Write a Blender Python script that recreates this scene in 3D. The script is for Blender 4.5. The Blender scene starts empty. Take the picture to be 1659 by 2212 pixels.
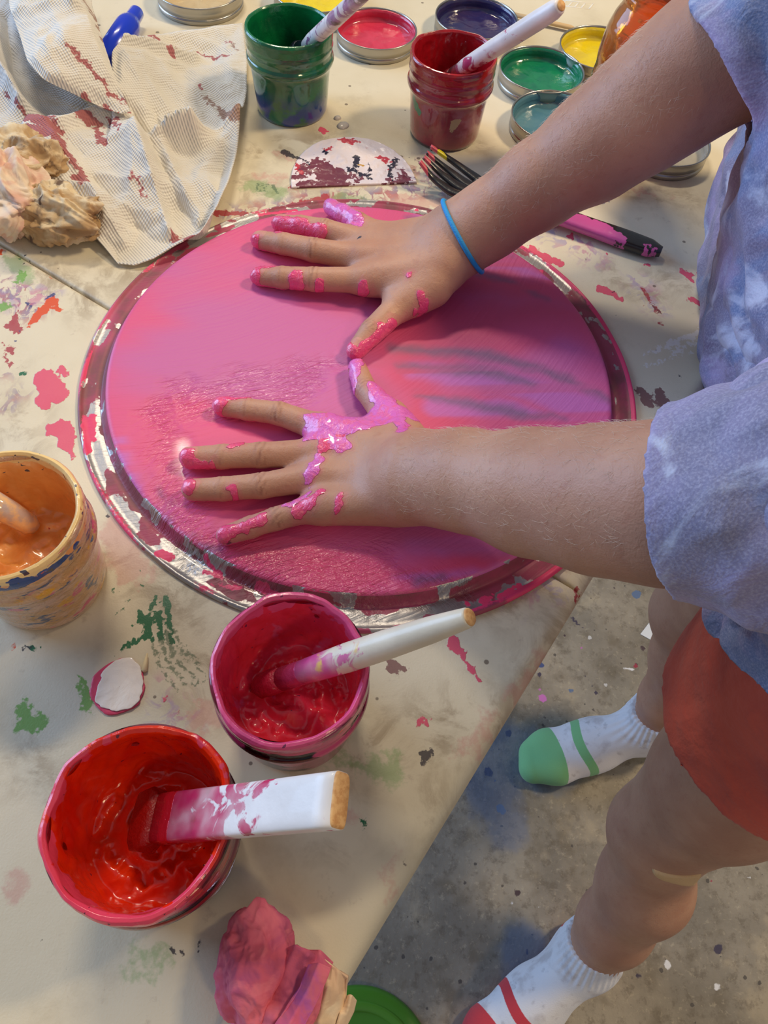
import bpy, bmesh, math
import numpy as np
from mathutils import Matrix, Vector

# ------------------------------------------------------------------ camera
TZ = 0.73                                   # height of the table top
FPX = 1660.0
PIT, ROLL = math.radians(58.3646), math.radians(6.5143)
CAM = np.array([0, 0, TZ + 0.38558])
_X0 = np.array([1., 0, 0]); _U0 = np.array([0, math.sin(PIT), math.cos(PIT)])
FWD = np.array([0, math.cos(PIT), -math.sin(PIT)])
RGT = math.cos(ROLL) * _X0 + math.sin(ROLL) * _U0
UPV = -math.sin(ROLL) * _X0 + math.cos(ROLL) * _U0
scene = bpy.context.scene
cd = bpy.data.cameras.new('camera'); cam = bpy.data.objects.new('camera', cd)
scene.collection.objects.link(cam); scene.camera = cam
cd.sensor_fit = 'VERTICAL'; cd.sensor_height = 36.0; cd.lens = FPX / 2212.0 * 36.0
cd.clip_start = 0.01
mw = Matrix.Identity(4)
for i in range(3):
    mw[i][0] = RGT[i]; mw[i][1] = UPV[i]; mw[i][2] = -FWD[i]; mw[i][3] = CAM[i]
cam.matrix_world = mw

def ray(x, y): return FWD + RGT * (x - 829.5) / FPX + UPV * (1106 - y) / FPX
def P(x, y, h=0.0):                          # point above the table (h) seen at a place of the photo
    d = ray(x, y); return CAM + d * (TZ + h - CAM[2]) / d[2]
def G(x, y, z):                              # the same, absolute height
    return P(x, y, z - TZ)
def D(x, y, t): return CAM + ray(x, y) * t
def pxm(x, y, h=0.0):                        # metres per pixel there
    return float((P(x, y, h) - CAM) @ FWD) / FPX

# ------------------------------------------------------------------ world, lamps, exposure
scene.view_settings.view_transform = 'Standard'; scene.view_settings.look = 'None'
scene.view_settings.gamma = 1.0; scene.view_settings.exposure = 0.12
w = bpy.data.worlds.new('world'); scene.world = w; w.use_nodes = True
w.node_tree.nodes['Background'].inputs[0].default_value = (0.62, 0.68, 0.8, 1)
w.node_tree.nodes['Background'].inputs[1].default_value = 0.30
def area(name, loc, target, sx, sy, power, col):
    l = bpy.data.lights.new(name, 'AREA'); l.shape = 'RECTANGLE'; l.size = sx; l.size_y = sy
    l.energy = power; l.color = col
    o = bpy.data.objects.new(name, l); scene.collection.objects.link(o); o.location = loc
    o.rotation_euler = (Vector(target) - Vector(loc)).to_track_quat('-Z', 'Y').to_euler(); return o
LAMPS = [
    ('ceiling_lamp_right', (1.35, 0.85, 2.5), (0.0, 0.3, .7), .28, .28, 29, (1.0, .78, .48)),
    ('ceiling_tube_far', (-.45, 1.55, 2.55), (0.0, 0.3, .7), .55, .12, 17, (1.0, .86, .66)),
    ('garage_door_daylight', (-2.6, 1.2, 1.7), (0.1, 0.3, .6), 1.8, 2.2, 80, (.42, .63, 1.0)),
    ('ceiling_lamp_behind', (1.2, -1.2, 2.3), (0.2, 0.2, .3), .28, .28, 7, (1.0, .72, .40)),
]
for a in LAMPS: area(*a)

# ------------------------------------------------------------------ helpers
COL = scene.collection
def lin(c):
    c = [v / 255.0 for v in c]
    return tuple((v / 12.92 if v <= .04045 else ((v + .055) / 1.055) ** 2.4) for v in c) + (1.0,)

_rs = np.random.RandomState(7); _perm = _rs.permutation(256); _perm = np.concatenate([_perm, _perm, _perm])
_grad = _rs.normal(size=(256, 3)); _grad /= np.linalg.norm(_grad, axis=1)[:, None]
def noise(p, s=1.0, seed=0):
    p = np.asarray(p, float) * s + seed * 17.31
    if p.shape[1] == 2: p = np.c_[p, np.full(len(p), seed * 3.7)]
    i = np.floor(p).astype(int); f = p - i; u = f * f * f * (f * (f * 6 - 15) + 10)
    r = 0
    for dx in (0, 1):
        for dy in (0, 1):
            for dz in (0, 1):
                h = _perm[_perm[_perm[(i[:, 0] + dx) & 255] + ((i[:, 1] + dy) & 255)] + ((i[:, 2] + dz) & 255)]
                g = _grad[h]
                d = g[:, 0] * (f[:, 0] - dx) + g[:, 1] * (f[:, 1] - dy) + g[:, 2] * (f[:, 2] - dz)
                wt = (u[:, 0] if dx else 1 - u[:, 0]) * (u[:, 1] if dy else 1 - u[:, 1]) * (u[:, 2] if dz else 1 - u[:, 2])
                r = r + d * wt
    return r * 1.5
def fbm(p, s, o=3, seed=0):
    r = 0; a = 1
    for k in range(o): r = r + a * noise(p, s * 2 ** k, seed + k); a *= .5
    return r
def ridged(p, s, o=3, seed=0):
    r = 0; a = 1
    for k in range(o): r = r + a * (1 - np.abs(noise(p, s * 2 ** k, seed + k)) * 2.2); a *= .5
    return r / 1.75

def mesh(name, V, Fc, mats=None, parent=None, attrs=None, smooth=True, uv=None, mi=None):
    V = np.asarray(V, float)
    if parent is not None: V = V - np.array(parent.location)
    me = bpy.data.meshes.new(name)
    if isinstance(Fc, np.ndarray):
        n = Fc.shape[1]; me.vertices.add(len(V)); me.vertices.foreach_set('co', V.astype(np.float32).ravel())
        me.loops.add(Fc.size); me.loops.foreach_set('vertex_index', Fc.astype(np.int32).ravel())
        me.polygons.add(len(Fc)); me.polygons.foreach_set('loop_start', np.arange(0, Fc.size, n, dtype=np.int32))
        me.polygons.foreach_set('loop_total', np.full(len(Fc), n, np.int32))
        me.update(calc_edges=True); me.validate()
    else:
        me.from_pydata([tuple(v) for v in V], [], [tuple(int(i) for i in f) for f in Fc])
    me.polygons.foreach_set('use_smooth', np.full(len(me.polygons), smooth))
    if mats is not None:
        for m in (mats if isinstance(mats, (list, tuple)) else [mats]): me.materials.append(m)
    if mi is not None: me.polygons.foreach_set('material_index', np.asarray(mi, np.int32))
    if attrs:
        for k, v in attrs.items():
            a = me.attributes.new(k, 'FLOAT', 'POINT'); a.data.foreach_set('value', np.asarray(v, np.float32))
    if uv is not None:
        l = me.uv_layers.new(name='uv'); idx = np.empty(len(me.loops), np.int32); me.loops.foreach_get('vertex_index', idx)
        l.data.foreach_set('uv', np.asarray(uv, np.float32)[idx].ravel())
    o = bpy.data.objects.new(name, me); COL.objects.link(o)
    if parent is not None: o.parent = parent
    me.update(); return o
def tag(o, label=None, cat=None, group=None, kind=None):
    if label: o['label'] = label
    if cat: o['category'] = cat
    if group: o['group'] = group
    if kind: o['kind'] = kind
    return o
def thing(name, loc, label, cat, group=None):
    o = bpy.data.objects.new(name, None); COL.objects.link(o); o.location = tuple(float(v) for v in loc)
    o.empty_display_size = .02
    return tag(o, label, cat, group)

def grid_faces(n, m, wrap=False):
    i = np.arange(n - 1)[:, None]; j = np.arange(m if wrap else m - 1)[None, :]; j2 = (j + 1) % m
    return np.stack([i * m + j, i * m + j2, (i + 1) * m + j2, (i + 1) * m + j], -1).reshape(-1, 4)
def lathe(prof, seg=96, sub=1, disp=None, close=True):
    """rows of rings round z; prof = [(r, z)] in mm; returns V (m), F"""
    prof = np.array(prof, float)
    if sub > 1:
        t = np.arange(len(prof)); tt = np.linspace(0, len(prof) - 1, (len(prof) - 1) * sub + 1)
        prof = np.c_[np.interp(tt, t, prof[:, 0]), np.interp(tt, t, prof[:, 1])]
    a = np.linspace(0, 2 * np.pi, seg, endpoint=False)
    r = prof[:, 0][:, None] * np.ones(seg); z = prof[:, 1][:, None] * np.ones(seg); A = np.ones(len(prof))[:, None] * a
    if disp is not None: r, z = disp(r, z, A)
    V = np.stack([r * np.cos(A), r * np.sin(A), z], -1).reshape(-1, 3) * .001
    return V, grid_faces(len(prof), seg, True)
def frame_from(ax, up=(0, 0, 1)):
    ax = ax / np.linalg.norm(ax); up = np.array(up, float)
    if abs(ax @ up) > .97: up = np.array([1., 0, 0])
    s = np.cross(up, ax); s /= np.linalg.norm(s); return ax, s, np.cross(ax, s)
def rod(A, B, prof, seg=32, flat=1.0, box=0, up=(0, 0, 1)):
    """profile [(t 0..1, radius m)] along A->B; box>0 makes a rounded-rectangle section (flat = height/width)"""
    A = np.array(A); B = np.array(B); ax, s, u = frame_from(B - A, up)
    a = np.linspace(0, 2 * np.pi, seg, endpoint=False)
    c, sn = np.cos(a), np.sin(a)
    if box: c = np.sign(c) * np.abs(c) ** box; sn = np.sign(sn) * np.abs(sn) ** box
    rows = []
    for t, r in prof: rows.append(A + (B - A) * t + r * (c[:, None] * s + flat * sn[:, None] * u))
    n = len(rows); V = np.concatenate(rows + [[A + (B - A) * prof[0][0]], [A + (B - A) * prof[-1][0]]])
    Fs = [tuple(f) for f in grid_faces(n, seg, True)]
    k = n * seg
    Fs += [(k, (j + 1) % seg, j) for j in range(seg)]
    Fs += [(k + 1, (n - 1) * seg + j, (n - 1) * seg + (j + 1) % seg) for j in range(seg)]
    return V, Fs
def merge(*vf):
    V = []; Fs = []; k = 0
    for v, f in vf:
        V.append(np.asarray(v)); Fs += [tuple(int(i) + k for i in q) for q in f]; k += len(v)
    return np.concatenate(V), Fs
def strokes(XY, lst, h=0.0, warp=0.0022, ws=260, seed=0):
    """signed 'inside' depth in mm of a set of strokes [(x1,y1,x2,y2,r1,r2)] given at places of the photo on a level surface"""
    W = XY.copy()
    W[:, 0] += warp * fbm(XY, ws, 3, seed); W[:, 1] += warp * fbm(XY, ws, 3, seed + 9)
    out = np.full(len(XY), -.05)
    for s in lst:
        x1, y1, x2, y2, r1, r2 = s if len(s) == 6 else (s[0], s[1], s[0] + .5, s[1], s[2], s[2])
        a = P(x1, y1, h)[:2]; b = P(x2, y2, h)[:2]; k1 = pxm(x1, y1, h) * r1; k2 = pxm(x2, y2, h) * r2
        R = max(k1, k2) + .06; lo = np.minimum(a, b) - R; hi = np.maximum(a, b) + R
        m = (W[:, 0] > lo[0]) & (W[:, 0] < hi[0]) & (W[:, 1] > lo[1]) & (W[:, 1] < hi[1])
        q = W[m]; d = b - a; t = np.clip((q - a) @ d / (d @ d + 1e-12), 0, 1)
        v = (k1 + (k2 - k1) * t) - np.linalg.norm(q - a - t[:, None] * d, axis=1)
        out[m] = np.maximum(out[m], v)
    return out * 1000

# ------------------------------------------------------------------ materials
class Mat:
    def __init__(s, name):
        s.m = bpy.data.materials.new(name); s.m.use_nodes = True; s.t = s.m.node_tree
        s.b = s.t.nodes['Principled BSDF']; s.out = s.t.nodes['Material Output']
        s.tc = s.t.nodes.new('ShaderNodeTexCoord')
    def n(s, typ, **kw):
        k = s.t.nodes.new(typ)
        for a, v in kw.items():
            if a.startswith('i_'):
                key = a[2:]; key = int(key) if key.isdigit() else key
                s.set(k.inputs[key], v)
            else: setattr(k, a, v)
        return k
    def set(s, inp, v):
        if isinstance(v, bpy.types.NodeSocket): s.t.links.new(v, inp)
        elif isinstance(inp.default_value, (float, int)): inp.default_value = v
        else: inp.default_value = v if len(v) == len(inp.default_value) else tuple(v)[:len(inp.default_value)]
    def coord(s, stretch=None, src='Object'):
        c = s.tc.outputs[src]
        if stretch: c = s.n('ShaderNodeVectorMath', operation='MULTIPLY', i_0=c, i_1=stretch).outputs[0]
        return c
    def noise(s, scale, detail=3, stretch=None, rough=.55, dist=0, seed=0, src='Object'):
        c = s.coord(stretch, src)
        if seed: c = s.n('ShaderNodeVectorMath', operation='ADD', i_0=c, i_1=(seed * 1.37, seed * 2.11, seed * .73)).outputs[0]
        return s.n('ShaderNodeTexNoise', i_Vector=c, i_Scale=scale, i_Detail=detail, i_Roughness=rough, i_Distortion=dist).outputs['Fac']
    def ramp(s, v, lo, hi):
        return s.n('ShaderNodeMapRange', interpolation_type='SMOOTHSTEP', i_Value=v, **{'i_From Min': lo, 'i_From Max': hi}).outputs[0]
    def math(s, op, a, b=0.0): return s.n('ShaderNodeMath', operation=op, i_0=a, i_1=b).outputs[0]
    def attr(s, name): return s.n('ShaderNodeAttribute', attribute_name=name).outputs['Fac']
    def mixc(s, f, a, b):
        k = s.n('ShaderNodeMix', data_type='RGBA'); s.set(k.inputs[0], f); s.set(k.inputs[6], a); s.set(k.inputs[7], b)
        return k.outputs[2]
    def mixf(s, f, a, b):
        k = s.n('ShaderNodeMix', data_type='FLOAT'); s.set(k.inputs[0], f); s.set(k.inputs[2], a); s.set(k.inputs[3], b)
        return k.outputs[0]
    def am(s, name, soft=.35, grain=1.0, gs=900, off=0.0):
        """mask from a signed-depth attribute (mm) with a grainy edge"""
        v = s.attr(name)
        g = s.math('MULTIPLY', s.math('SUBTRACT', s.noise(gs, 4), .5), grain * 3)
        return s.ramp(s.math('ADD', v, g), -soft + off, soft + off)
    def bump(s, h, dist=.001, strength=1.0, chain=None):
        k = s.n('ShaderNodeBump', i_Height=h, i_Distance=dist, i_Strength=strength)
        if chain is not None: s.set(k.inputs['Normal'], chain)
        return k.outputs[0]
    def fin(s, col=None, rough=None, metal=None, normal=None, **kw):
        B = s.b.inputs
        if col is not None: s.set(B['Base Color'], col)
        if rough is not None: s.set(B['Roughness'], rough)
        if metal is not None: s.set(B['Metallic'], metal)
        if normal is not None: s.set(B['Normal'], normal)
        for k, v in kw.items(): s.set(B[k.replace('_', ' ')], v)
        return s.m
def simple(name, c, rough=.5, metal=0.0, bs=None, bd=.0005, c2=None, cs=60, **kw):
    m = Mat(name); col = lin(c)
    if c2: col = m.mixc(m.ramp(m.noise(cs, 4), .38, .62), lin(c), lin(c2))
    nm = m.bump(m.noise(bs, 4), bd) if bs else None
    return m.fin(col, rough, metal, nm, **kw)

HOT = (222, 62, 112); LIL = (215, 105, 185); CRIM = (150, 28, 48)

# ------------------------------------------------------------------ floor
def build_floor():
    m = Mat('concrete')
    a = m.mixc(m.ramp(m.noise(5, 5, rough=.6), .35, .65), lin((122, 116, 106)), lin((160, 152, 138)))
    a = m.mixc(m.math('MULTIPLY', m.ramp(m.noise(26, 6, seed=3), .5, .7), .55), a, lin((100, 90, 74)))
    a = m.mixc(m.math('MULTIPLY', m.ramp(m.noise(11, 5, seed=5), .56, .68), .5), a, lin((186, 172, 146)))
    a = m.mixc(m.math('MULTIPLY', m.ramp(m.noise(75, 6, rough=.7, seed=9), .5, .66), .5), a, lin((92, 82, 70)))
    a = m.mixc(m.math('MULTIPLY', m.ramp(m.noise(130, 5, rough=.7, seed=12), .55, .7), .4), a, lin((190, 180, 158)))
    def dots(scale, thr, seed):
        c = m.n('ShaderNodeVectorMath', operation='ADD', i_0=m.coord(), i_1=(seed, seed * 2.3, 0)).outputs[0]
        v = m.n('ShaderNodeTexVoronoi', i_Vector=c, i_Scale=scale); d = v.outputs['Distance']
        sel = m.n('ShaderNodeSeparateColor'); m.set(sel.inputs[0], v.outputs['Color'])
        rad = m.math('MULTIPLY', sel.outputs[0], .15)
        wob = m.math('MULTIPLY', m.noise(scale * 5, 4), .26)
        k = m.ramp(m.math('SUBTRACT', m.math('ADD', d, wob), rad), .16, .12)
        return m.math('MULTIPLY', k, m.math('GREATER_THAN', sel.outputs[1], thr))
    a = m.mixc(m.math('MULTIPLY', dots(55, .35, 1), .8), a, lin((62, 58, 60)))
    a = m.mixc(dots(30, .72, 4), a, lin((70, 52, 62)))
    a = m.mixc(dots(40, .93, 6), a, lin((205, 205, 205)))
    a = m.mixc(dots(26, .95, 8), a, lin((60, 78, 130)))
    for nm, c in (('pinkspot', (196, 110, 190)), ('bluespot', (88, 112, 150)), ('darkspot', (58, 52, 78)), ('whitespot', (225, 228, 235)), ('redspot', (150, 40, 70))):
        a = m.mixc(m.am(nm, .8, .8, 300), a, lin(c))
    a = m.mixc(m.math('MULTIPLY', m.am('bluewash', 10, 6, 60), .45), a, lin((88, 112, 150)))
    mt = m.fin(a, .62, None, m.bump(m.noise(140, 5), .0012, .7))
    x = np.concatenate([np.linspace(-4, -.1, 12)[:-1], np.arange(-.1, .9, .005), np.linspace(.9, 4, 12)])
    y = np.concatenate([np.linspace(-3, -.3, 12)[:-1], np.arange(-.3, 1.0, .005), np.linspace(1.0, 5, 12)])
    Y, X = np.meshgrid(y, x, indexing='ij'); XY = np.c_[X.ravel(), Y.ravel()]
    h = -TZ
    at = dict(
        pinkspot=strokes(XY, [(1173, 1508, 11), (1162, 1487, 4), (1258, 1400, 3)], h, .004, 60),
        bluespot=strokes(XY, [(1372, 1280, 10), (1085, 1748, 9), (1230, 1490, 5), (1070, 1690, 4)], h, .006, 60, 3),
        darkspot=strokes(XY, [(1235, 1335, 1270, 1368, 3, 1.5), (1098, 1585, 8), (1056, 1668, 9), (1288, 1497, 5), (1164, 1457, 5), (1250, 1440, 1288, 1495, 1, 2), (1137, 2055, 5), (1550, 2050, 10), (1380, 2110, 6)], h, .003, 60, 5),
        whitespot=strokes(XY, [(1345, 1444, 1368, 1448, 1.5, 2.5), (1105, 1945, 4), (1165, 1960, 3), (1440, 2080, 8), (1620, 1895, 4), (1460, 1985, 5), (1078, 1683, 3), (1550, 2132, 8)], h, .004, 60, 7),
        redspot=strokes(XY, [(1372, 1438, 6), (1535, 1900, 4)], h, .002, 60, 9),
        bluewash=strokes(XY, [(1060, 1700, 1100, 1800, 60, 40), (1090, 1620, 1200, 1660, 60, 60), (1130, 2050, 1160, 2150, 50, 50)], h, .01, 30, 11))
    o = mesh('floor', np.c_[XY, np.zeros(len(XY))], grid_faces(len(y), len(x)), mt, attrs=at)
    tag(o, 'worn grey concrete floor with paint drips', None, kind='structure')
build_floor()

# ------------------------------------------------------------------ folding table
E0 = P(755, 2120)[:2]; E1 = P(1530, 835)[:2]
EU = (E1 - E0) / np.linalg.norm(E1 - E0); EN = np.array([-EU[1], EU[0]])       # along the edge, inwards
SEAM = float((P(1252, 1276)[:2] - E0) @ EU)
TABLE = thing('folding_table', (E0[0] + EU[0] * SEAM + EN[0] * .38, E0[1] + EU[1] * SEAM + EN[1] * .38, 0),
              'paint-stained off-white plastic folding table with a fold seam under the round pan', 'table')
def table_material():
    m = Mat('table_plastic')
    a = m.mixc(m.ramp(m.noise(6, 4), .35, .68), lin((218, 208, 183)), lin((207, 195, 166)))
    a = m.mixc(m.math('MULTIPLY', m.ramp(m.noise(22, 6, rough=.65, seed=2), .52, .72), .3), a, lin((160, 145, 116)))
    a = m.mixc(m.math('MULTIPLY', m.ramp(m.noise(60, 6, rough=.7, seed=4), .6, .72), .35), a, lin((150, 128, 110)))
    g = m.math('MULTIPLY', m.ramp(m.attr('grime'), -25, 14), m.ramp(m.noise(38, 6, rough=.68, dist=.6, seed=6), .44, .62))
    a = m.mixc(m.math('MULTIPLY', g, .62), a, lin((132, 108, 78)))
    s1 = m.math('MULTIPLY', m.ramp(m.attr('speckle'), -12, 8), m.ramp(m.noise(120, 5, seed=8, dist=1.0, stretch=(1, .6, 1)), .47, .55))
    a = m.mixc(m.math('MULTIPLY', s1, .75), a, m.mixc(m.ramp(m.noise(70, 3, seed=9), .4, .6), lin((160, 40, 70)), lin((116, 92, 140))))
    s2 = m.math('MULTIPLY', m.ramp(m.attr('lilacs'), -12, 8), m.ramp(m.noise(90, 6, seed=12, dist=1.2), .48, .58))
    a = m.mixc(m.math('MULTIPLY', s2, .6), a, m.mixc(m.ramp(m.noise(50, 3, seed=13), .4, .6), lin((190, 90, 140)), lin((150, 140, 185))))
    ds = m.n('ShaderNodeTexVoronoi', i_Vector=m.coord(), i_Scale=75); sc = m.n('ShaderNodeSeparateColor'); m.set(sc.inputs[0], ds.outputs['Color'])
    dk = m.math('MULTIPLY', m.ramp(m.math('SUBTRACT', ds.outputs['Distance'], m.math('MULTIPLY', sc.outputs[0], .13)), .03, .0), m.math('GREATER_THAN', sc.outputs[1], .72))
    a = m.mixc(m.math('MULTIPLY', dk, .75), a, lin((84, 66, 52)))
    for nm, c, so, gr, k in (('wash_pink', (196, 128, 120), 3, 3, .45), ('wash_green', (120, 158, 92), 3, 3.2, .55), ('lgreen', (108, 158, 62), .9, 2.6, .9), ('green', (24, 98, 58), .3, 1.3, 1),
                          ('gline', (60, 92, 60), .5, 1.6, .7), ('orange', (212, 78, 28), .3, .8, 1), ('crim', (162, 36, 52), .35, 1.5, .9),
                          ('pink', (214, 72, 104), .35, 1.0, .95), ('dark', (52, 44, 52), .3, 1.3, .9), ('blue', (44, 58, 112), .3, .8, .9), ('maroon', (112, 56, 60), .4, 1.6, .85), ('white', (236, 236, 240), .5, 2.2, .5)):
        a = m.mixc(m.math('MULTIPLY', m.am(nm, so, gr, 500), k), a, lin(c))
    wet = m.am('pink', .35, 1.0, 500)
    nm = m.bump(m.noise(900, 3), .00012, .8); nm = m.bump(m.noise(60, 5, seed=3), .0004, .5, nm); nm = m.bump(wet, .0004, .6, nm)
    return m.fin(a, m.mixf(m.ramp(m.noise(20, 4, seed=5), .4, .65), .42, .6), None, nm)
TABM = table_material()
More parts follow.
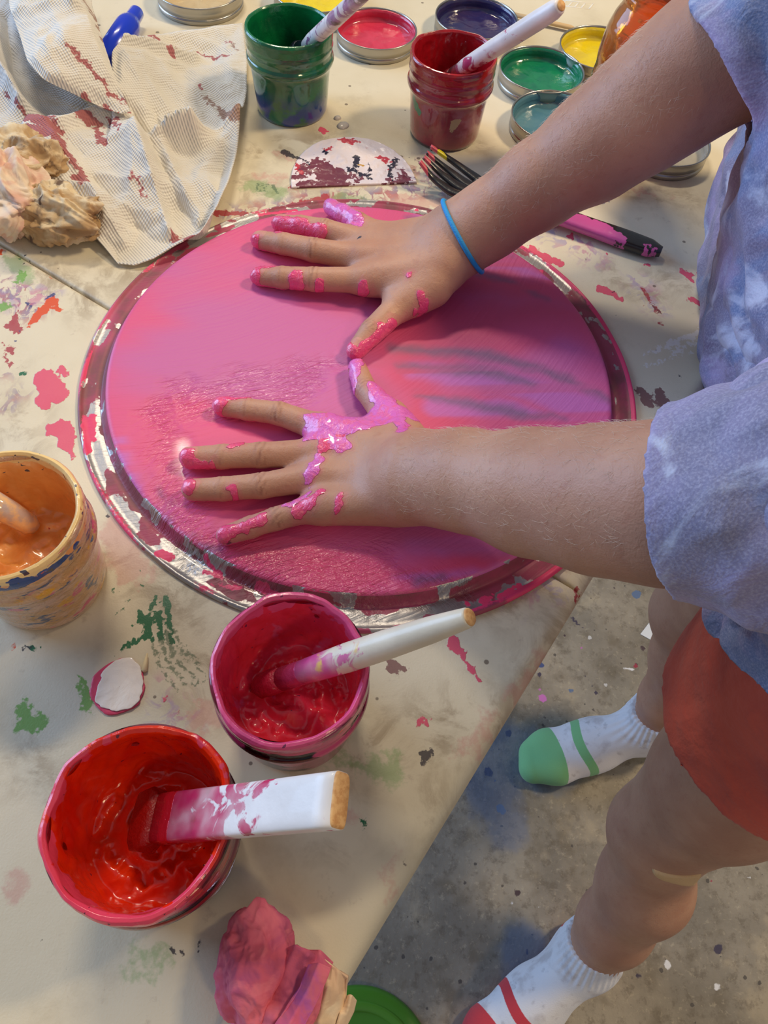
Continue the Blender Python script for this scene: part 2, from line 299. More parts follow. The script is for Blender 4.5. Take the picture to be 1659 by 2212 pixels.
def build_tabletop():
    L0, L1 = SEAM - .915, SEAM + .915; Wd = .76
    def axis(lo, hi, flo, fhi, step):
        a = np.arange(lo, max(lo, flo), .03); b = np.arange(max(lo, flo), min(hi, fhi), step); c = np.arange(min(hi, fhi), hi, .03)
        return np.unique(np.r_[a, b, c, hi])
    def rnd(u, v, U0, U1):
        """rounded edges and the corner radius; returns local u, v, z"""
        R = .009
        du = np.minimum(u - U0, U1 - u); dv = np.minimum(v, Wd - v); d = np.minimum(du, dv)
        z = -(R - np.sqrt(np.maximum(R * R - np.clip(R - d, 0, R) ** 2, 0)))
        return z
    for k, (U0, U1) in enumerate(((L0, SEAM - .0007), (SEAM + .0007, L1))):
        us = axis(U0, U1, -.15, .95, .0020); vs = axis(0, Wd, 0, .62, .0020)
        ring = np.array([0, .0004, .0012, .0025, .0045, .007])
        us = np.unique(np.r_[us[(us > U0 + .008) & (us < U1 - .008)], U0 + ring, U1 - ring])
        vs = np.unique(np.r_[vs[(vs > .008) & (vs < Wd - .008)], ring, Wd - ring])
        Vv, Uu = np.meshgrid(vs, us, indexing='ij'); u = Uu.ravel(); v = Vv.ravel()
        seamside = U1 if k == 0 else U0
        R = .009; dv = np.minimum(v, Wd - v); do = (u - U0) if k == 0 else (U1 - u); ds = np.abs(u - seamside)
        def rr(d, R): return R - np.sqrt(np.maximum(R * R - np.clip(R - d, 0, R) ** 2, 0))
        z = -np.maximum(np.maximum(rr(dv, R), rr(do, R)), rr(ds, .0022))
        XY = E0 + u[:, None] * EU + v[:, None] * EN
        n, mm = len(vs), len(us); F0 = grid_faces(n, mm)
        V = np.c_[XY, TZ + z]
        # skirt
        idx = np.r_[np.arange(mm), mm - 1 + mm * np.arange(1, n), (n - 1) * mm + np.arange(mm - 2, -1, -1), mm * np.arange(n - 2, 0, -1)]
        b = V[idx].copy(); b2 = b.copy(); b[:, 2] = TZ - .038; V2 = np.concatenate([V, b])
        nb = len(idx); j = np.arange(nb); Fs = np.stack([idx[(j + 1) % nb], idx[j], len(V) + j, len(V) + (j + 1) % nb], -1)
        XYa = V2[:, :2]
        S = lambda l, wp=.0022, ws=260, sd=0: strokes(XYa, l, 0, wp, ws, sd)
        at = dict(
            pink=S([(98, 815, 120, 850, 24, 30), (92, 862, 96, 868, 20, 20), (132, 795, 146, 812, 9, 6), (128, 925, 145, 955, 24, 20), (146, 955, 158, 992, 15, 3),
                    (978, 1383, 1036, 1478, 15, 2), (905, 1561, 930, 1562, 8, 6), (697, 281, 12), (1478, 588, 1492, 604, 10, 8), (1492, 597, 1504, 590, 7, 4), (1494, 645, 1518, 668, 10, 7),
                    (1297, 624, 1325, 634, 11, 9), (1330, 638, 1342, 648, 7, 5), (1165, 552, 1215, 570, 14, 8), (1150, 537, 11), (1232, 512, 1240, 505, 9, 4), (1541, 591, 4), (1310, 548, 5), (1398, 572, 5), (1283, 540, 4),
                    (1480, 585, 4), (380, 1540, 5), (352, 1510, 5)], .003, 180, 1),
            crim=S([(470, 460, 545, 463, 10, 5), (22, 704, 38, 712, 12, 12), (30, 690, 38, 668, 8, 2), (18, 752, 26, 758, 6, 6), (8, 740, 4), (5, 768, 22, 790, 3, 4), (600, 452, 700, 425, 5, 8), (640, 440, 720, 432, 6, 4), (632, 402, 6),
                    (760, 305, 4), (1385, 620, 1420, 672, 2, 5), (1428, 700, 5), (1395, 660, 4), (1240, 500, 3), (1250, 1270, 1243, 1290, 5, 4), (1205, 1240, 3)], .0025, 300, 2),
            maroon=S([(1385, 845, 1400, 872, 12, 10), (1422, 848, 1432, 866, 12, 14), (1440, 862, 1448, 882, 8, 9), (1400, 850, 1425, 880, 2, 5), (845, 1432, 865, 1446, 14, 11), (1412, 665, 1425, 672, 4, 4), (250, 1700, 3), (1260, 520, 4)], .003, 220, 3),
            green=S([(302, 1328, 318, 1345, 8, 13), (316, 1345, 322, 1368, 10, 6), (325, 1340, 334, 1288, 5, 4), (318, 1372, 272, 1395, 6, 6), (280, 1393, 250, 1412, 6, 2), (360, 1290, 362, 1330, 7, 6), (340, 1330, 356, 1385, 8, 5),
                     (362, 1330, 375, 1395, 6, 3), (332, 1380, 345, 1372, 6, 4), (309, 1267, 5), (245, 1276, 5), (219, 1301, 6), (276, 1299, 4), (247, 1327, 268, 1317, 2, 2.5), (202, 1289, 3), (306, 1233, 4), (52, 806, 8), (33, 811, 3),
                     (68, 1398, 84, 1402, 6, 5), (785, 1772, 787, 1792, 5, 3), (283, 1352, 4), (283, 1316, 2), (42, 560, 4), (10, 545, 4)], .0022, 400, 4),
            gline=S([(330, 1385, 345, 1440, 3, 3), (345, 1440, 385, 1490, 3, 2), (345, 1380, 365, 1435, 4, 3), (365, 1435, 400, 1478, 3, 3), (358, 1365, 380, 1425, 5, 4), (380, 1425, 420, 1465, 4, 3), (372, 1350, 395, 1410, 4, 3), (395, 1410, 440, 1455, 4, 3),
                     (400, 1480, 460, 1472, 2, 2), (400, 1395, 430, 1430, 2, 2), (50, 1400, 66, 1398, 3, 3), (555, 395, 580, 398, 1.6, 1.6), (556, 396, 553, 412, 1.6, 1.6), (566, 398, 563, 414, 1.6, 1.6), (575, 398, 572, 414, 1.4, 1.4), (553, 413, 590, 416, 1.2, 1.2), (590, 400, 600, 418, 4, 3)], .0012, 300, 5),
            lgreen=S([(50, 1520, 60, 1560, 12, 20), (60, 1560, 95, 1560, 22, 12), (176, 1465, 188, 1530, 6, 14), (36, 610, 52, 588, 7, 8), (8, 662, 12), (195, 1520, 8)], .004, 200, 6),
            wash_green=S([(725, 1640, 850, 1670, 14, 24), (850, 1640, 860, 1680, 16, 10), (300, 2060, 350, 2065, 12, 8), (285, 2095, 305, 2110, 9, 9), (335, 2090, 365, 2092, 8, 8), (30, 560, 60, 600, 18, 14), (540, 400, 600, 420, 20, 20), (640, 1690, 650, 1700, 12, 8), (740, 430, 800, 440, 20, 20)], .006, 120, 7),
            wash_pink=S([(1045, 1545, 1055, 1590, 8, 18), (1050, 1590, 985, 1628, 18, 5), (600, 330, 640, 350, 6, 10), (1350, 410, 1400, 415, 5, 8), (1450, 425, 5), (1130, 1500, 1180, 1420, 25, 25), (550, 380, 620, 385, 10, 10), (700, 1740, 775, 1770, 12, 10), (430, 1560, 480, 1520, 30, 20), (860, 430, 960, 440, 20, 20),
                         (20, 1900, 40, 1930, 20, 20), (850, 1850, 830, 1960, 6, 4), (250, 1150, 290, 1230, 40, 40)], .007, 120, 8),
            orange=S([(112, 650, 70, 695, 13, 8), (115, 640, 116, 655, 6, 10), (120, 665, 140, 672, 6, 2), (70, 695, 58, 708, 6, 3), (0, 545, 8), (110, 600, 3), (35, 1388, 28, 1400, 2, 3)], .0022, 300, 9),
            blue=S([(100, 645, 115, 637, 3, 4), (62, 655, 64, 665, 5, 5), (45, 714, 4), (75, 632, 3), (70, 672, 85, 684, 1.5, 1.5), (60, 1380, 3), (38, 637, 3), (1300, 438, 4), (1316, 436, 3), (32, 735, 3), (1162, 470, 3)], .0015, 300, 10),
            dark=S([(612, 328, 632, 338, 8, 7), (632, 338, 650, 344, 5, 2), (914, 1630, 932, 1626, 8, 8), (918, 1638, 914, 1652, 6, 3), (45, 1402, 75, 1395, 3, 2), (735, 395, 780, 390, 2, 2), (880, 340, 910, 352, 1.5, 1.5), (905, 362, 920, 368, 2, 2), (878, 1858, 3), (874, 1866, 3), (770, 1855, 3), (1467, 812, 4), (1325, 632, 4), (62, 562, 3), (100, 700, 2),
                    (55, 550, 3), (52, 570, 2), (178, 1077, 2), (232, 1113, 3), (1330, 680, 2), (1265, 560, 3), (140, 2092, 3), (90, 2030, 4), (380, 2058, 400, 2060, 2, 6), (372, 2045, 377, 2060, 3, 3), (435, 2030, 425, 2055, 3, 3), (150, 2090, 2)], .0018, 400, 11),
            white=S([(1385, 770, 1540, 705, 3, 10), (1395, 790, 1500, 760, 3, 3), (1450, 760, 1545, 730, 4, 6)], .003, 200, 12),
            speckle=S([(650, 430, 800, 420, 16, 20), (800, 425, 960, 400, 22, 22), (960, 380, 1060, 440, 10, 18), (480, 460, 640, 440, 10, 12), (0, 620, 60, 660, 30, 40), (0, 780, 20, 800, 20, 10), (10, 880, 40, 850, 4, 3), (900, 350, 960, 410, 14, 20)], .005, 100, 13),
            lilacs=S([(1120, 480, 1250, 530, 22, 26), (1250, 520, 1290, 560, 26, 20), (1200, 490, 1240, 500, 14, 14), (1380, 610, 1420, 670, 20, 10), (40, 640, 90, 640, 30, 30), (330, 1500, 390, 1550, 20, 20), (1000, 420, 1100, 470, 18, 18), (1090, 1290, 1190, 1270, 18, 18)], .006, 100, 14),
            grime=S([(700, 1640, 900, 1600, 36, 46), (900, 1600, 1040, 1520, 46, 34), (480, 400, 700, 430, 30, 16), (300, 560, 230, 600, 26, 30), (100, 600, 200, 660, 30, 20), (250, 1200, 420, 1330, 40, 30), (20, 1000, 60, 960, 30, 20), (480, 1390, 440, 1500, 30, 30), (1090, 1300, 1250, 1250, 26, 30),
                     (950, 1330, 1080, 1320, 24, 22), (700, 1700, 720, 1790, 12, 14), (50, 900, 40, 940, 16, 14), (1420, 600, 1500, 620, 12, 12), (1170, 1480, 1050, 1660, 14, 14), (1230, 1320, 1150, 1440, 12, 12), (60, 1640, 80, 1690, 14, 14), (1000, 300, 1020, 310, 10, 16), (700, 300, 560, 330, 20, 16), (1340, 600, 1420, 640, 14, 10),
                     (1380, 420, 1480, 430, 14, 14), (960, 1700, 940, 1780, 10, 6)], .008, 70, 15))
        o = mesh('tabletop', V2, np.concatenate([F0, Fs]), TABM, TABLE, at)
    und = simple('table_underside', (196, 190, 176), .6)
    steel = simple('table_leg_steel', (92, 94, 98), .4, .7)
    for U0, U1 in ((L0 + .01, SEAM - .004), (SEAM + .004, L1 - .01)):
        q = [E0 + u * EU + v * EN for u, v in ((U0, .01), (U1, .01), (U1, Wd - .01), (U0, Wd - .01))]
        V = [(a[0], a[1], z) for z in (TZ - .04, TZ - .03) for a in q]
        mesh('underside_panel', V, [(0, 3, 2, 1), (4, 5, 6, 7), (0, 1, 5, 4), (1, 2, 6, 5), (2, 3, 7, 6), (3, 0, 4, 7)], und, TABLE, smooth=False)
    for u in (L0 + .16, L1 - .16):
        a, b = E0 + u * EU + .12 * EN, E0 + u * EU + (Wd - .12) * EN
        for q in (a, b):
            mesh('leg', *rod((q[0], q[1], 0), (q[0], q[1], TZ - .04), [(0, .014), (1, .014)], 16), steel, TABLE)
        mesh('leg_brace', *rod((a[0], a[1], .2), (b[0], b[1], .2), [(0, .01), (1, .01)], 12), steel, TABLE)
    # raised moulding marks at the far side of the top
    parts = []
    def bar(x1, y1, x2, y2, wd=.0008):
        a = P(x1, y1, -.0001); b = P(x2, y2, -.0001)
        parts.append(rod(a, b, [(0, wd), (1, wd)], 8, flat=.7))
    bar(1214, 0, 1282, 8); bar(1282, 8, 1272, 20); bar(1272, 20, 1200, 11); 
    for x in (1222, 1236, 1250, 1264): bar(x, 3 + (x - 1222) * .12, x - 8, 12 + (x - 1222) * .12)
    V, Fs = merge(*parts); o = mesh('moulded_mark', V, Fs, simple('moulded_plastic', (228, 224, 214), .5), TABLE)
build_tabletop()

# ------------------------------------------------------------------ round pan lying upside down
PC = np.array([-.02389546, .33859603]); PH = .0105
def pan_material():
    m = Mat('pan_paint')
    base = m.mixc(m.ramp(m.attr('hue'), -.35, .45), lin((214, 82, 128)), lin((194, 94, 152)))
    base = m.mixc(m.math('MULTIPLY', m.ramp(m.attr('red'), -20, 12), .6), base, lin((212, 64, 98)))
    st = m.math('MULTIPLY', m.ramp(m.attr('lil'), -5, 5), m.ramp(m.attr('band'), -.25, .3))
    base = m.mixc(m.math('MULTIPLY', st, .8), base, lin((192, 104, 178)))
    g = m.math('MULTIPLY', m.ramp(m.attr('grey'), -5, 4), m.ramp(m.attr('band'), -.8, .1))
    base = m.mixc(m.math('MULTIPLY', g, .85), base, lin((128, 92, 126)))
    # where paint is missing: bare metal
    fl = m.math('ADD', m.attr('bare'), m.math('MULTIPLY', m.math('SUBTRACT', m.noise(160, 5), .5), 1.2))
    bare = m.ramp(fl, .0, .10)
    brown = m.ramp(m.attr('old'), -.1, .2)
    base = m.mixc(brown, base, m.mixc(m.ramp(m.noise(45, 4, seed=3), .4, .6), lin((128, 66, 72)), lin((158, 62, 86))))
    col = m.mixc(bare, base, lin((172, 168, 166)))
    c = m.mixc(m.am('drip', .3, .6, 500), col, lin((222, 60, 105)))
    bare2 = m.math('MULTIPLY', bare, m.math('SUBTRACT', 1.0, m.am('drip', .3, .6, 500)))
    cv = m.n('ShaderNodeCombineXYZ', i_0=m.attr('arc_r'), i_1=m.attr('arc_a'))
    nz = m.n('ShaderNodeTexNoise', i_Vector=cv.outputs[0], i_Scale=1.0, i_Detail=3, i_Roughness=.6, i_Distortion=.3).outputs['Fac']
    cv2 = m.n('ShaderNodeCombineXYZ', i_0=m.attr('arc2_r'), i_1=m.attr('arc2_a'))
    nz2 = m.n('ShaderNodeTexNoise', i_Vector=cv2.outputs[0], i_Scale=1.0, i_Detail=2, i_Roughness=.5).outputs['Fac']
    wm = m.ramp(m.attr('wet'), -12, 6)
    nm = m.bump(m.math('MULTIPLY', m.math('ADD', nz, m.math('MULTIPLY', nz2, .5)), wm), .0014, 1.0); nm = m.bump(nz2, .00025, 1.0, nm); nm = m.bump(m.attr('ridge'), .0003, 1.0, nm); nm = m.bump(m.noise(500, 3), .00012, .6, nm)
    return m.fin(c, m.mixf(bare2, m.mixf(m.ramp(m.attr('wet'), -8, 8), .5, .15), .42), m.mixf(bare2, 0.0, .85), nm, Coat_Weight=m.mixf(m.ramp(m.attr('wet'), -8, 8), .0, .45), Coat_Roughness=.06, Specular_IOR_Level=.45)
def build_pan():
    o0 = thing('pizza_pan', (PC[0], PC[1], TZ), 'large round metal pan lying upside down, its flat bottom coated in wet pink paint', 'pan')
    rp = [0] + list(np.linspace(2, 158, 105)) + [159, 160, 160.8, 161.4, 161.8, 162.2, 163, 164, 165, 165.6, 166.2, 167, 168.5, 170, 172, 174, 175.5, 176.5, 177.2, 177.8, 178.6, 179.3, 179.9, 180.2, 180.0, 179.3, 178.4]
    H = PH * 1000
    zf = lambda r: np.interp(r, [0, 150, 159.5, 161, 162, 164, 165.6, 166.5, 168.5, 175.5, 177, 178.4, 179.4, 180.2], [H, H, H - .1, H - .8, H - 2.2, H - 6.5, H - 8.4, 1.7, 2.3, 2.0, 2.4, 3.4, 3.0, 1.6])
    prof = [(r, zf(r)) for r in rp[:-3]] + [(180.2, .8), (179.3, .2), (178.4, .4)]
    V, Fs = lathe(prof, 720)
    r = np.hypot(V[:, 0], V[:, 1]) * 1000; th = np.arctan2(V[:, 1], V[:, 0])
    W = V + np.array([PC[0], PC[1], TZ]); XY = W[:, :2]
    q = np.c_[np.cos(th) * 3.0, np.sin(th) * 3.0, r * .06]
    fl = r > 164.5
    bn = noise(np.c_[np.cos(th) * 7, np.sin(th) * 7, r * .10], 1, 3) + .5 * noise(np.c_[np.cos(th) * 22, np.sin(th) * 22, r * .25], 1, 5)
    bias = np.interp(np.degrees(th) % 360, [0, 20, 45, 75, 110, 135, 165, 185, 205, 240, 265, 290, 330, 360], [-.55, -.35, .0, -.2, -.1, .0, -.4, -.45, .05, .3, .15, .05, -.1, -.55])
    bare = np.where(fl, bn + bias, -1.0)
    bare = np.where((r > 160.5) & (r <= 166.5), bn * .8 + bias - .25, bare)
    old = np.where((r > 161.5), .30 + .5 * noise(q, 1, 8), -1)
    S = lambda l, sd, wp=.004, ws=60: strokes(XY, l, PH, wp, ws, sd)
    band = noise(np.c_[(XY - PC) @ np.array([[.985, .17], [-.17, .985]]).T * np.array([3.0, 120.]), np.zeros(len(XY))], 1, 4)
    red = S([(300, 1160, 700, 1250, 40, 50), (700, 1240, 1000, 1240, 50, 30), (850, 720, 1250, 700, 60, 60), (900, 660, 1200, 600, 30, 30), (860, 780, 1000, 900, 40, 60), (600, 560, 700, 600, 30, 60)], 1, .02, 15)
    lil = S([(900, 790, 1300, 880, 26, 34), (950, 880, 1290, 920, 34, 20), (1050, 560, 1200, 600, 18, 10), (900, 460, 1000, 480, 14, 14), (1120, 1220, 850, 1260, 12, 6), (900, 1170, 1100, 1170, 16, 30), (250, 950, 300, 1100, 14, 14)], 2, .006, 30)  # stroke below the near forearm puts its purple cast shadow into the lilac
    grey = S([(850, 752, 1050, 768, 11, 11), (1050, 768, 1180, 800, 11, 11), (1180, 800, 1312, 862, 10, 5), (860, 795, 1050, 800, 7, 13), (1050, 800, 1150, 830, 12, 6), (900, 850, 1130, 895, 5, 13), (1130, 895, 1220, 905, 8, 2), (1030, 592, 1110, 612, 4, 6), (1110, 612, 1180, 645, 5, 2), (880, 470, 960, 480, 5, 3),
              (420, 1160, 470, 1190, 4, 9), (410, 1170, 380, 1160, 6, 3), (900, 1255, 960, 1250, 8, 4), (1065, 540, 1110, 552, 8, 4), (350, 1060, 360, 1120, 3, 4)], 3, .0025, 80)
    drip = strokes(XY, [(1160, 595, 1170, 585, 6, 4), (440, 1235, 470, 1245, 4, 4), (455, 1262, 520, 1272, 4, 5), (445, 1210, 480, 1250, 4, 4), (560, 1268, 620, 1300, 8, 6), (345, 1195, 365, 1205, 11, 11), (185, 905, 190, 975, 8, 9), (200, 900, 202, 950, 7, 7), (1040, 1300, 1060, 1290, 7, 5), (1120, 1265, 1080, 1290, 6, 4), (1010, 1305, 7),
                         (215, 560, 3), (560, 465, 640, 455, 5, 4), (430, 500, 470, 480, 3, 3), (900, 455, 4)], .002, .0015, 300, 4)
    edge = (r > 176.3) * 3.2 * (noise(np.c_[np.cos(th) * 5, np.sin(th) * 5, r * .1], 1, 15) + np.interp(np.degrees(th) % 360, [0, 40, 60, 120, 170, 200, 215, 270, 290, 330, 360], [.4, .1, -.5, -.5, -.35, .0, -.25, -.35, .1, .5, .4]))
    drip = np.maximum(drip, np.where(r > 176.3, edge, -50))
    hue = fbm(XY - PC, 9, 2, 21) + .35 * fbm((XY - PC) * np.array([1, 3]), 12, 2, 22) - .25 + .9 * np.exp(-(((XY[:, 0] - P(560, 740, PH)[0]) / .09) ** 2 + ((XY[:, 1] - P(560, 740, PH)[1]) / .05) ** 2))  # lilac patch at upper left: paint tone, with blue daylight sheen coloured in
    # finger-rubbed ridges: arcs
    wet = S([(430, 860, 640, 830, 60, 50), (350, 900, 400, 1120, 30, 40), (500, 1200, 800, 1220, 40, 60), (640, 830, 700, 800, 40, 20), (420, 1180, 620, 1250, 30, 30), (1000, 1240, 600, 1290, 20, 20)], 5, .01, 40)
    c1 = P(720, 1500, PH)[:2]; c2 = P(300, 300, PH)[:2]; dist1 = np.hypot(*(XY - c1).T) + .002 * noise(XY, 30, 6); dist2 = np.hypot(*(XY - c2).T) + .002 * noise(XY, 30, 7)
    ang1 = np.arctan2(*(XY - c1).T)
    ra = noise(np.c_[dist1 * 520, ang1 * 14], 1, 30) * .7 + noise(np.c_[dist1 * 230, ang1 * 5], 1, 31) * .5
    rb = noise(np.c_[dist2 * 420, np.arctan2(*(XY - c2).T) * 6], 1, 33)
    wm = np.clip((wet + 12) / 16, 0, 1)
    ridge = np.where(fl, .2 * noise(XY, 300, 3), wm * ra * .8 + (1 - wm) * .16 * rb + .08 * band)
    W[:, 2] += np.clip(drip, 0, 1) * .0005
    mesh('pan_body', W, Fs, pan_material(), o0, dict(hue=hue, red=red, lil=lil, grey=grey, bare=bare, old=old, drip=drip, arc_r=dist1 * 480, arc_a=ang1 * 13, arc2_r=dist2 * 520, arc2_a=np.arctan2(*(XY - c2).T) * 7, ridge=ridge, wet=wet, band=band))
    return o0
build_pan()

# ------------------------------------------------------------------ glass and paint materials
def clear_mat(name, tint, gloss=.06, paint=None, thr=(.5, .56), scale=40, paint2=None, stretch=(1, 1, 2), thin=.0):
    m = Mat(name); t = m.t
    tr = m.n('ShaderNodeBsdfTransparent', i_Color=lin(tint)); gl = m.n('ShaderNodeBsdfGlossy', i_Color=(1, 1, 1, 1), i_Roughness=gloss)
    fr = m.n('ShaderNodeFresnel', i_IOR=1.5)
    nm = m.bump(m.noise(90, 3), .0006, .5); m.set(gl.inputs['Normal'], nm); m.set(fr.inputs['Normal'], nm)
    mx = m.n('ShaderNodeMixShader'); m.set(mx.inputs[0], fr.outputs[0]); t.links.new(tr.outputs[0], mx.inputs[1]); t.links.new(gl.outputs[0], mx.inputs[2])
    sh = mx.outputs[0]
    if thin:
        df = m.n('ShaderNodeBsdfPrincipled'); df.inputs['Base Color'].default_value = lin(tint); df.inputs['Roughness'].default_value = .15
        m2 = m.n('ShaderNodeMixShader', i_0=thin); t.links.new(sh, m2.inputs[1]); t.links.new(df.outputs[0], m2.inputs[2]); sh = m2.outputs[0]
    if paint:
        c = lin(paint)
        if paint2: c = m.mixc(m.ramp(m.noise(scale * .9, 4, seed=7), .45, .55), lin(paint), lin(paint2))
        m.fin(c, .25, None, m.bump(m.noise(160, 4), .0006), Coat_Weight=.6, Coat_Roughness=.08)
        mk = m.ramp(m.noise(scale, 5, stretch, seed=2), *thr)
        m3 = m.n('ShaderNodeMixShader'); m.set(m3.inputs[0], mk); t.links.new(sh, m3.inputs[1]); t.links.new(m.b.outputs[0], m3.inputs[2]); sh = m3.outputs[0]
    t.links.new(sh, m.out.inputs[0]); return m.m
def wet_paint(name, c, c2, scale=35, c3=None, t3=(.62, .68), rough=.22, att=None):
    m = Mat(name)
    a = m.mixc(m.ramp(m.noise(scale, 4, dist=.8), .38, .62), lin(c), lin(c2))
    if c3: a = m.mixc(m.ramp(m.noise(scale * 1.8, 4, seed=5, stretch=(1, 1, .6)), *t3), a, lin(c3))
    if att:
        for nm, cc in att: a = m.mixc(m.am(nm, .25, .6, 500), a, lin(cc))
    nm = m.bump(m.noise(110, 4, dist=.5), .0010, .7)
    return m.fin(a, rough, None, nm, Coat_Weight=.5, Coat_Roughness=.1, Subsurface_Weight=.0)

JARP = [(0, .6), (24, .6), (27, 0), (29, .8), (30.2, 4), (31, 14), (32.2, 30), (33.2, 39), (34.2, 41.5), (35.6, 43), (36, 45), (35.6, 47), (34.6, 48.5), (34.4, 52), (35.0, 54), (35.4, 56), (35.0, 58), (34.8, 63), (35.2, 65.5), (34.8, 67.4), (33.6, 68), (32.4, 67.2), (32.2, 62), (31.6, 44), (30, 30), (29, 8), (26, 4), (0, 3.5)]
def jar(px, py, label, glass, lining, pool, seed, ridge=1.6, lip=1.0, sc=1.0, twist=0, hrim=.067, labelled=None):
    c = P(px, py, hrim * sc); base = np.array([c[0], c[1], TZ])
    o = thing('paint_jar', base, label, 'jar', None)
    V, Fs = lathe(JARP, 128, 3)
    V *= sc; mesh('glass_jar', V + base, Fs, glass, o)
    # paint: lip overhang, inner wall, pool
    prof = [(34.6, 57), (35.1, 60), (35.3, 64), (35.1, 67.0), (34.4, 68.6), (33.2, 69.0), (32.0, 67.6), (31.4, 63), (30.8, 52), (29.6, 38), (28.4, pool + 6), (26.5, pool + 1.5), (22, pool), (14, pool), (6, pool), (0.01, pool)]
    def disp(r, z, A):
        q = np.stack([r * np.cos(A), r * np.sin(A), z], -1).reshape(-1, 3)
        n1 = fbm(q, .09, 3, seed).reshape(r.shape); nr = fbm(q, .045, 2, seed + 1).reshape(r.shape); n2 = ridged(np.c_[q[:, 0], q[:, 1], q[:, 2] * .5], .07, 3, seed + 3).reshape(r.shape)
        n3 = noise(np.c_[np.cos(A.ravel()) * 3.0, np.sin(A.ravel()) * 3.0], 1.2, seed + 5).reshape(r.shape)
        rim = np.exp(-((z - 66) / 5.0) ** 2); inn = (z < 62) & (r < 31.5)
        sw = np.sin(np.arctan2(np.sin(A), np.cos(A)) * 2 + r * .55 + n1 * 3)
        poolw = np.clip((pool + 6 - z) / 6, 0, 1)
        rr = r + rim * (nr * 1.5 * lip + n1 * .35 * lip) - inn * (n2 - .5) * 1.6 * lip * (1 - poolw)
        lowedge = z < 59
        zz = z + rim * (nr * 1.0 + n1 * .3) * lip + poolw * (ridge * sw * np.clip(r / 12, 0, 1) + ridge * n1 * 1.8) + (lowedge & (r > 34)) * (n3 * 5 - 1 * lip)
        return np.maximum(rr, 0), zz
    V, Fs = lathe(prof, 220, 6, disp); V *= sc
    q = V * 1000
    at = {}
    if labelled: at = labelled(q)
    mesh('paint_lining', V + base, Fs, lining, o, at)
    return o, base

# green jar
g_glass = clear_mat('green_smeared_glass', (200, 225, 205), .05, (10, 96, 56), (.30, .36), 30, (12, 62, 78))
def deep(m=None): pass
g_line = wet_paint('green_paint', (12, 112, 62), (8, 92, 54))
m = Mat('green_jar_paint_mix')
bl = m.math('MULTIPLY', m.ramp(m.noise(60, 4), .42, .56), m.ramp(m.n('ShaderNodeSeparateXYZ', i_0=m.coord()).outputs[2], .034, .006))
a = m.mixc(m.ramp(m.noise(45, 4, seed=4), .4, .6), lin((14, 104, 64)), lin((10, 84, 56)))
a = m.mixc(bl, a, lin((8, 42, 128)))
g_out = m.fin(a, .16, None, m.bump(m.noise(120, 4), .0008, .6), Coat_Weight=1.0, Coat_Roughness=.05)
o, b = jar(624, 58, 'small glass jar coated in green paint with a brush leaning in it', g_out, g_line, 8, 11, .6, .35, .985)
GJ = b
# crimson jar
m = Mat('crimson_jar_glaze')
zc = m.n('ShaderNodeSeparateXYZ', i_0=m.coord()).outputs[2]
a = m.mixc(m.ramp(m.noise(50, 4), .4, .62), lin((150, 30, 52)), lin((128, 20, 42)))
a = m.mixc(m.math('MULTIPLY', m.ramp(m.noise(32, 4, seed=4), .52, .62), m.ramp(zc, .045, .03)), a, lin((160, 84, 100)))
a = m.mixc(m.am('greenmark', .3, .5, 500), a, lin((20, 120, 84)))
a = m.mixc(m.am('goldmark', .3, 1.0, 500), a, lin((176, 150, 110)))
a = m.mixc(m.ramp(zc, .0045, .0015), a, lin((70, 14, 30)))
c_out = m.fin(a, .17, None, m.bump(m.noise(120, 4), .0008, .6), Coat_Weight=1.0, Coat_Roughness=.05)
c_line = wet_paint('crimson_paint', (176, 22, 34), (150, 16, 28), 30, (186, 130, 100), (.66, .70))
o, CJ = jar(981, 116, 'small glass jar of dark crimson paint with a fat white-handled brush', c_out, c_line, 26, 23, .8, .9, .97)
gj = [c for c in o.children if c.name.startswith('glass')][0]
me = gj.data; co = np.empty(len(me.vertices) * 3, np.float32); me.vertices.foreach_get('co', co); co = co.reshape(-1, 3)
def spot3(c, pts):
    d = np.full(len(c), 50.)
    for a, r in pts: d = np.minimum(d, np.linalg.norm(c - a, axis=1) * 1000 - r)
    return -d
def on_jar(base, px, py, r=.0312):
    """point on the jar's side seen at a place of the photo"""
    d = ray(px, py); e = CAM - base; A = d[0] ** 2 + d[1] ** 2; B = 2 * (e[0] * d[0] + e[1] * d[1]); C = e[0] ** 2 + e[1] ** 2 - r * r
    dis = B * B - 4 * A * C
    t = (-B - math.sqrt(max(dis, 0))) / (2 * A); return CAM + d * t - base
for nm, lst in (('greenmark', [((896, 212), 3.0), ((899, 228), 4.2), ((905, 243), 3.4)]), ('goldmark', [((981, 268), 4.0), ((975, 282), 2.6), ((990, 264), 2.8)])):
    at = me.attributes.new(nm, 'FLOAT', 'POINT'); at.data.foreach_set('value', spot3(co, [(on_jar(CJ, *q), r) for q, r in lst]).astype(np.float32))
# pink jar
p_glass = clear_mat('pink_smeared_glass', (225, 190, 200), .05, (206, 66, 110), (.42, .48), 36, (150, 36, 78))
p_line = wet_paint('pink_red_paint', (226, 44, 66), (232, 58, 92), 30, (226, 92, 140), (.60, .66), att=[('lip', (226, 84, 130)), ('dk', (120, 40, 80))])
def lipf(q):
    r = np.hypot(q[:, 0], q[:, 1]); n = fbm(q, .12, 3, 5)
    return dict(lip=(q[:, 2] - 60) * .6 + n * 5 - .5 + np.clip(r - 32, 0, 5), dk=noise(q, .5, 8) * 10 - 6.2)
o, PJ = jar(626, 1442, 'open jar of pinkish red paint with a round wooden-handled brush, below the pan', p_glass, p_line, 27, 31, 1.5, 1.2, .985, labelled=lipf)
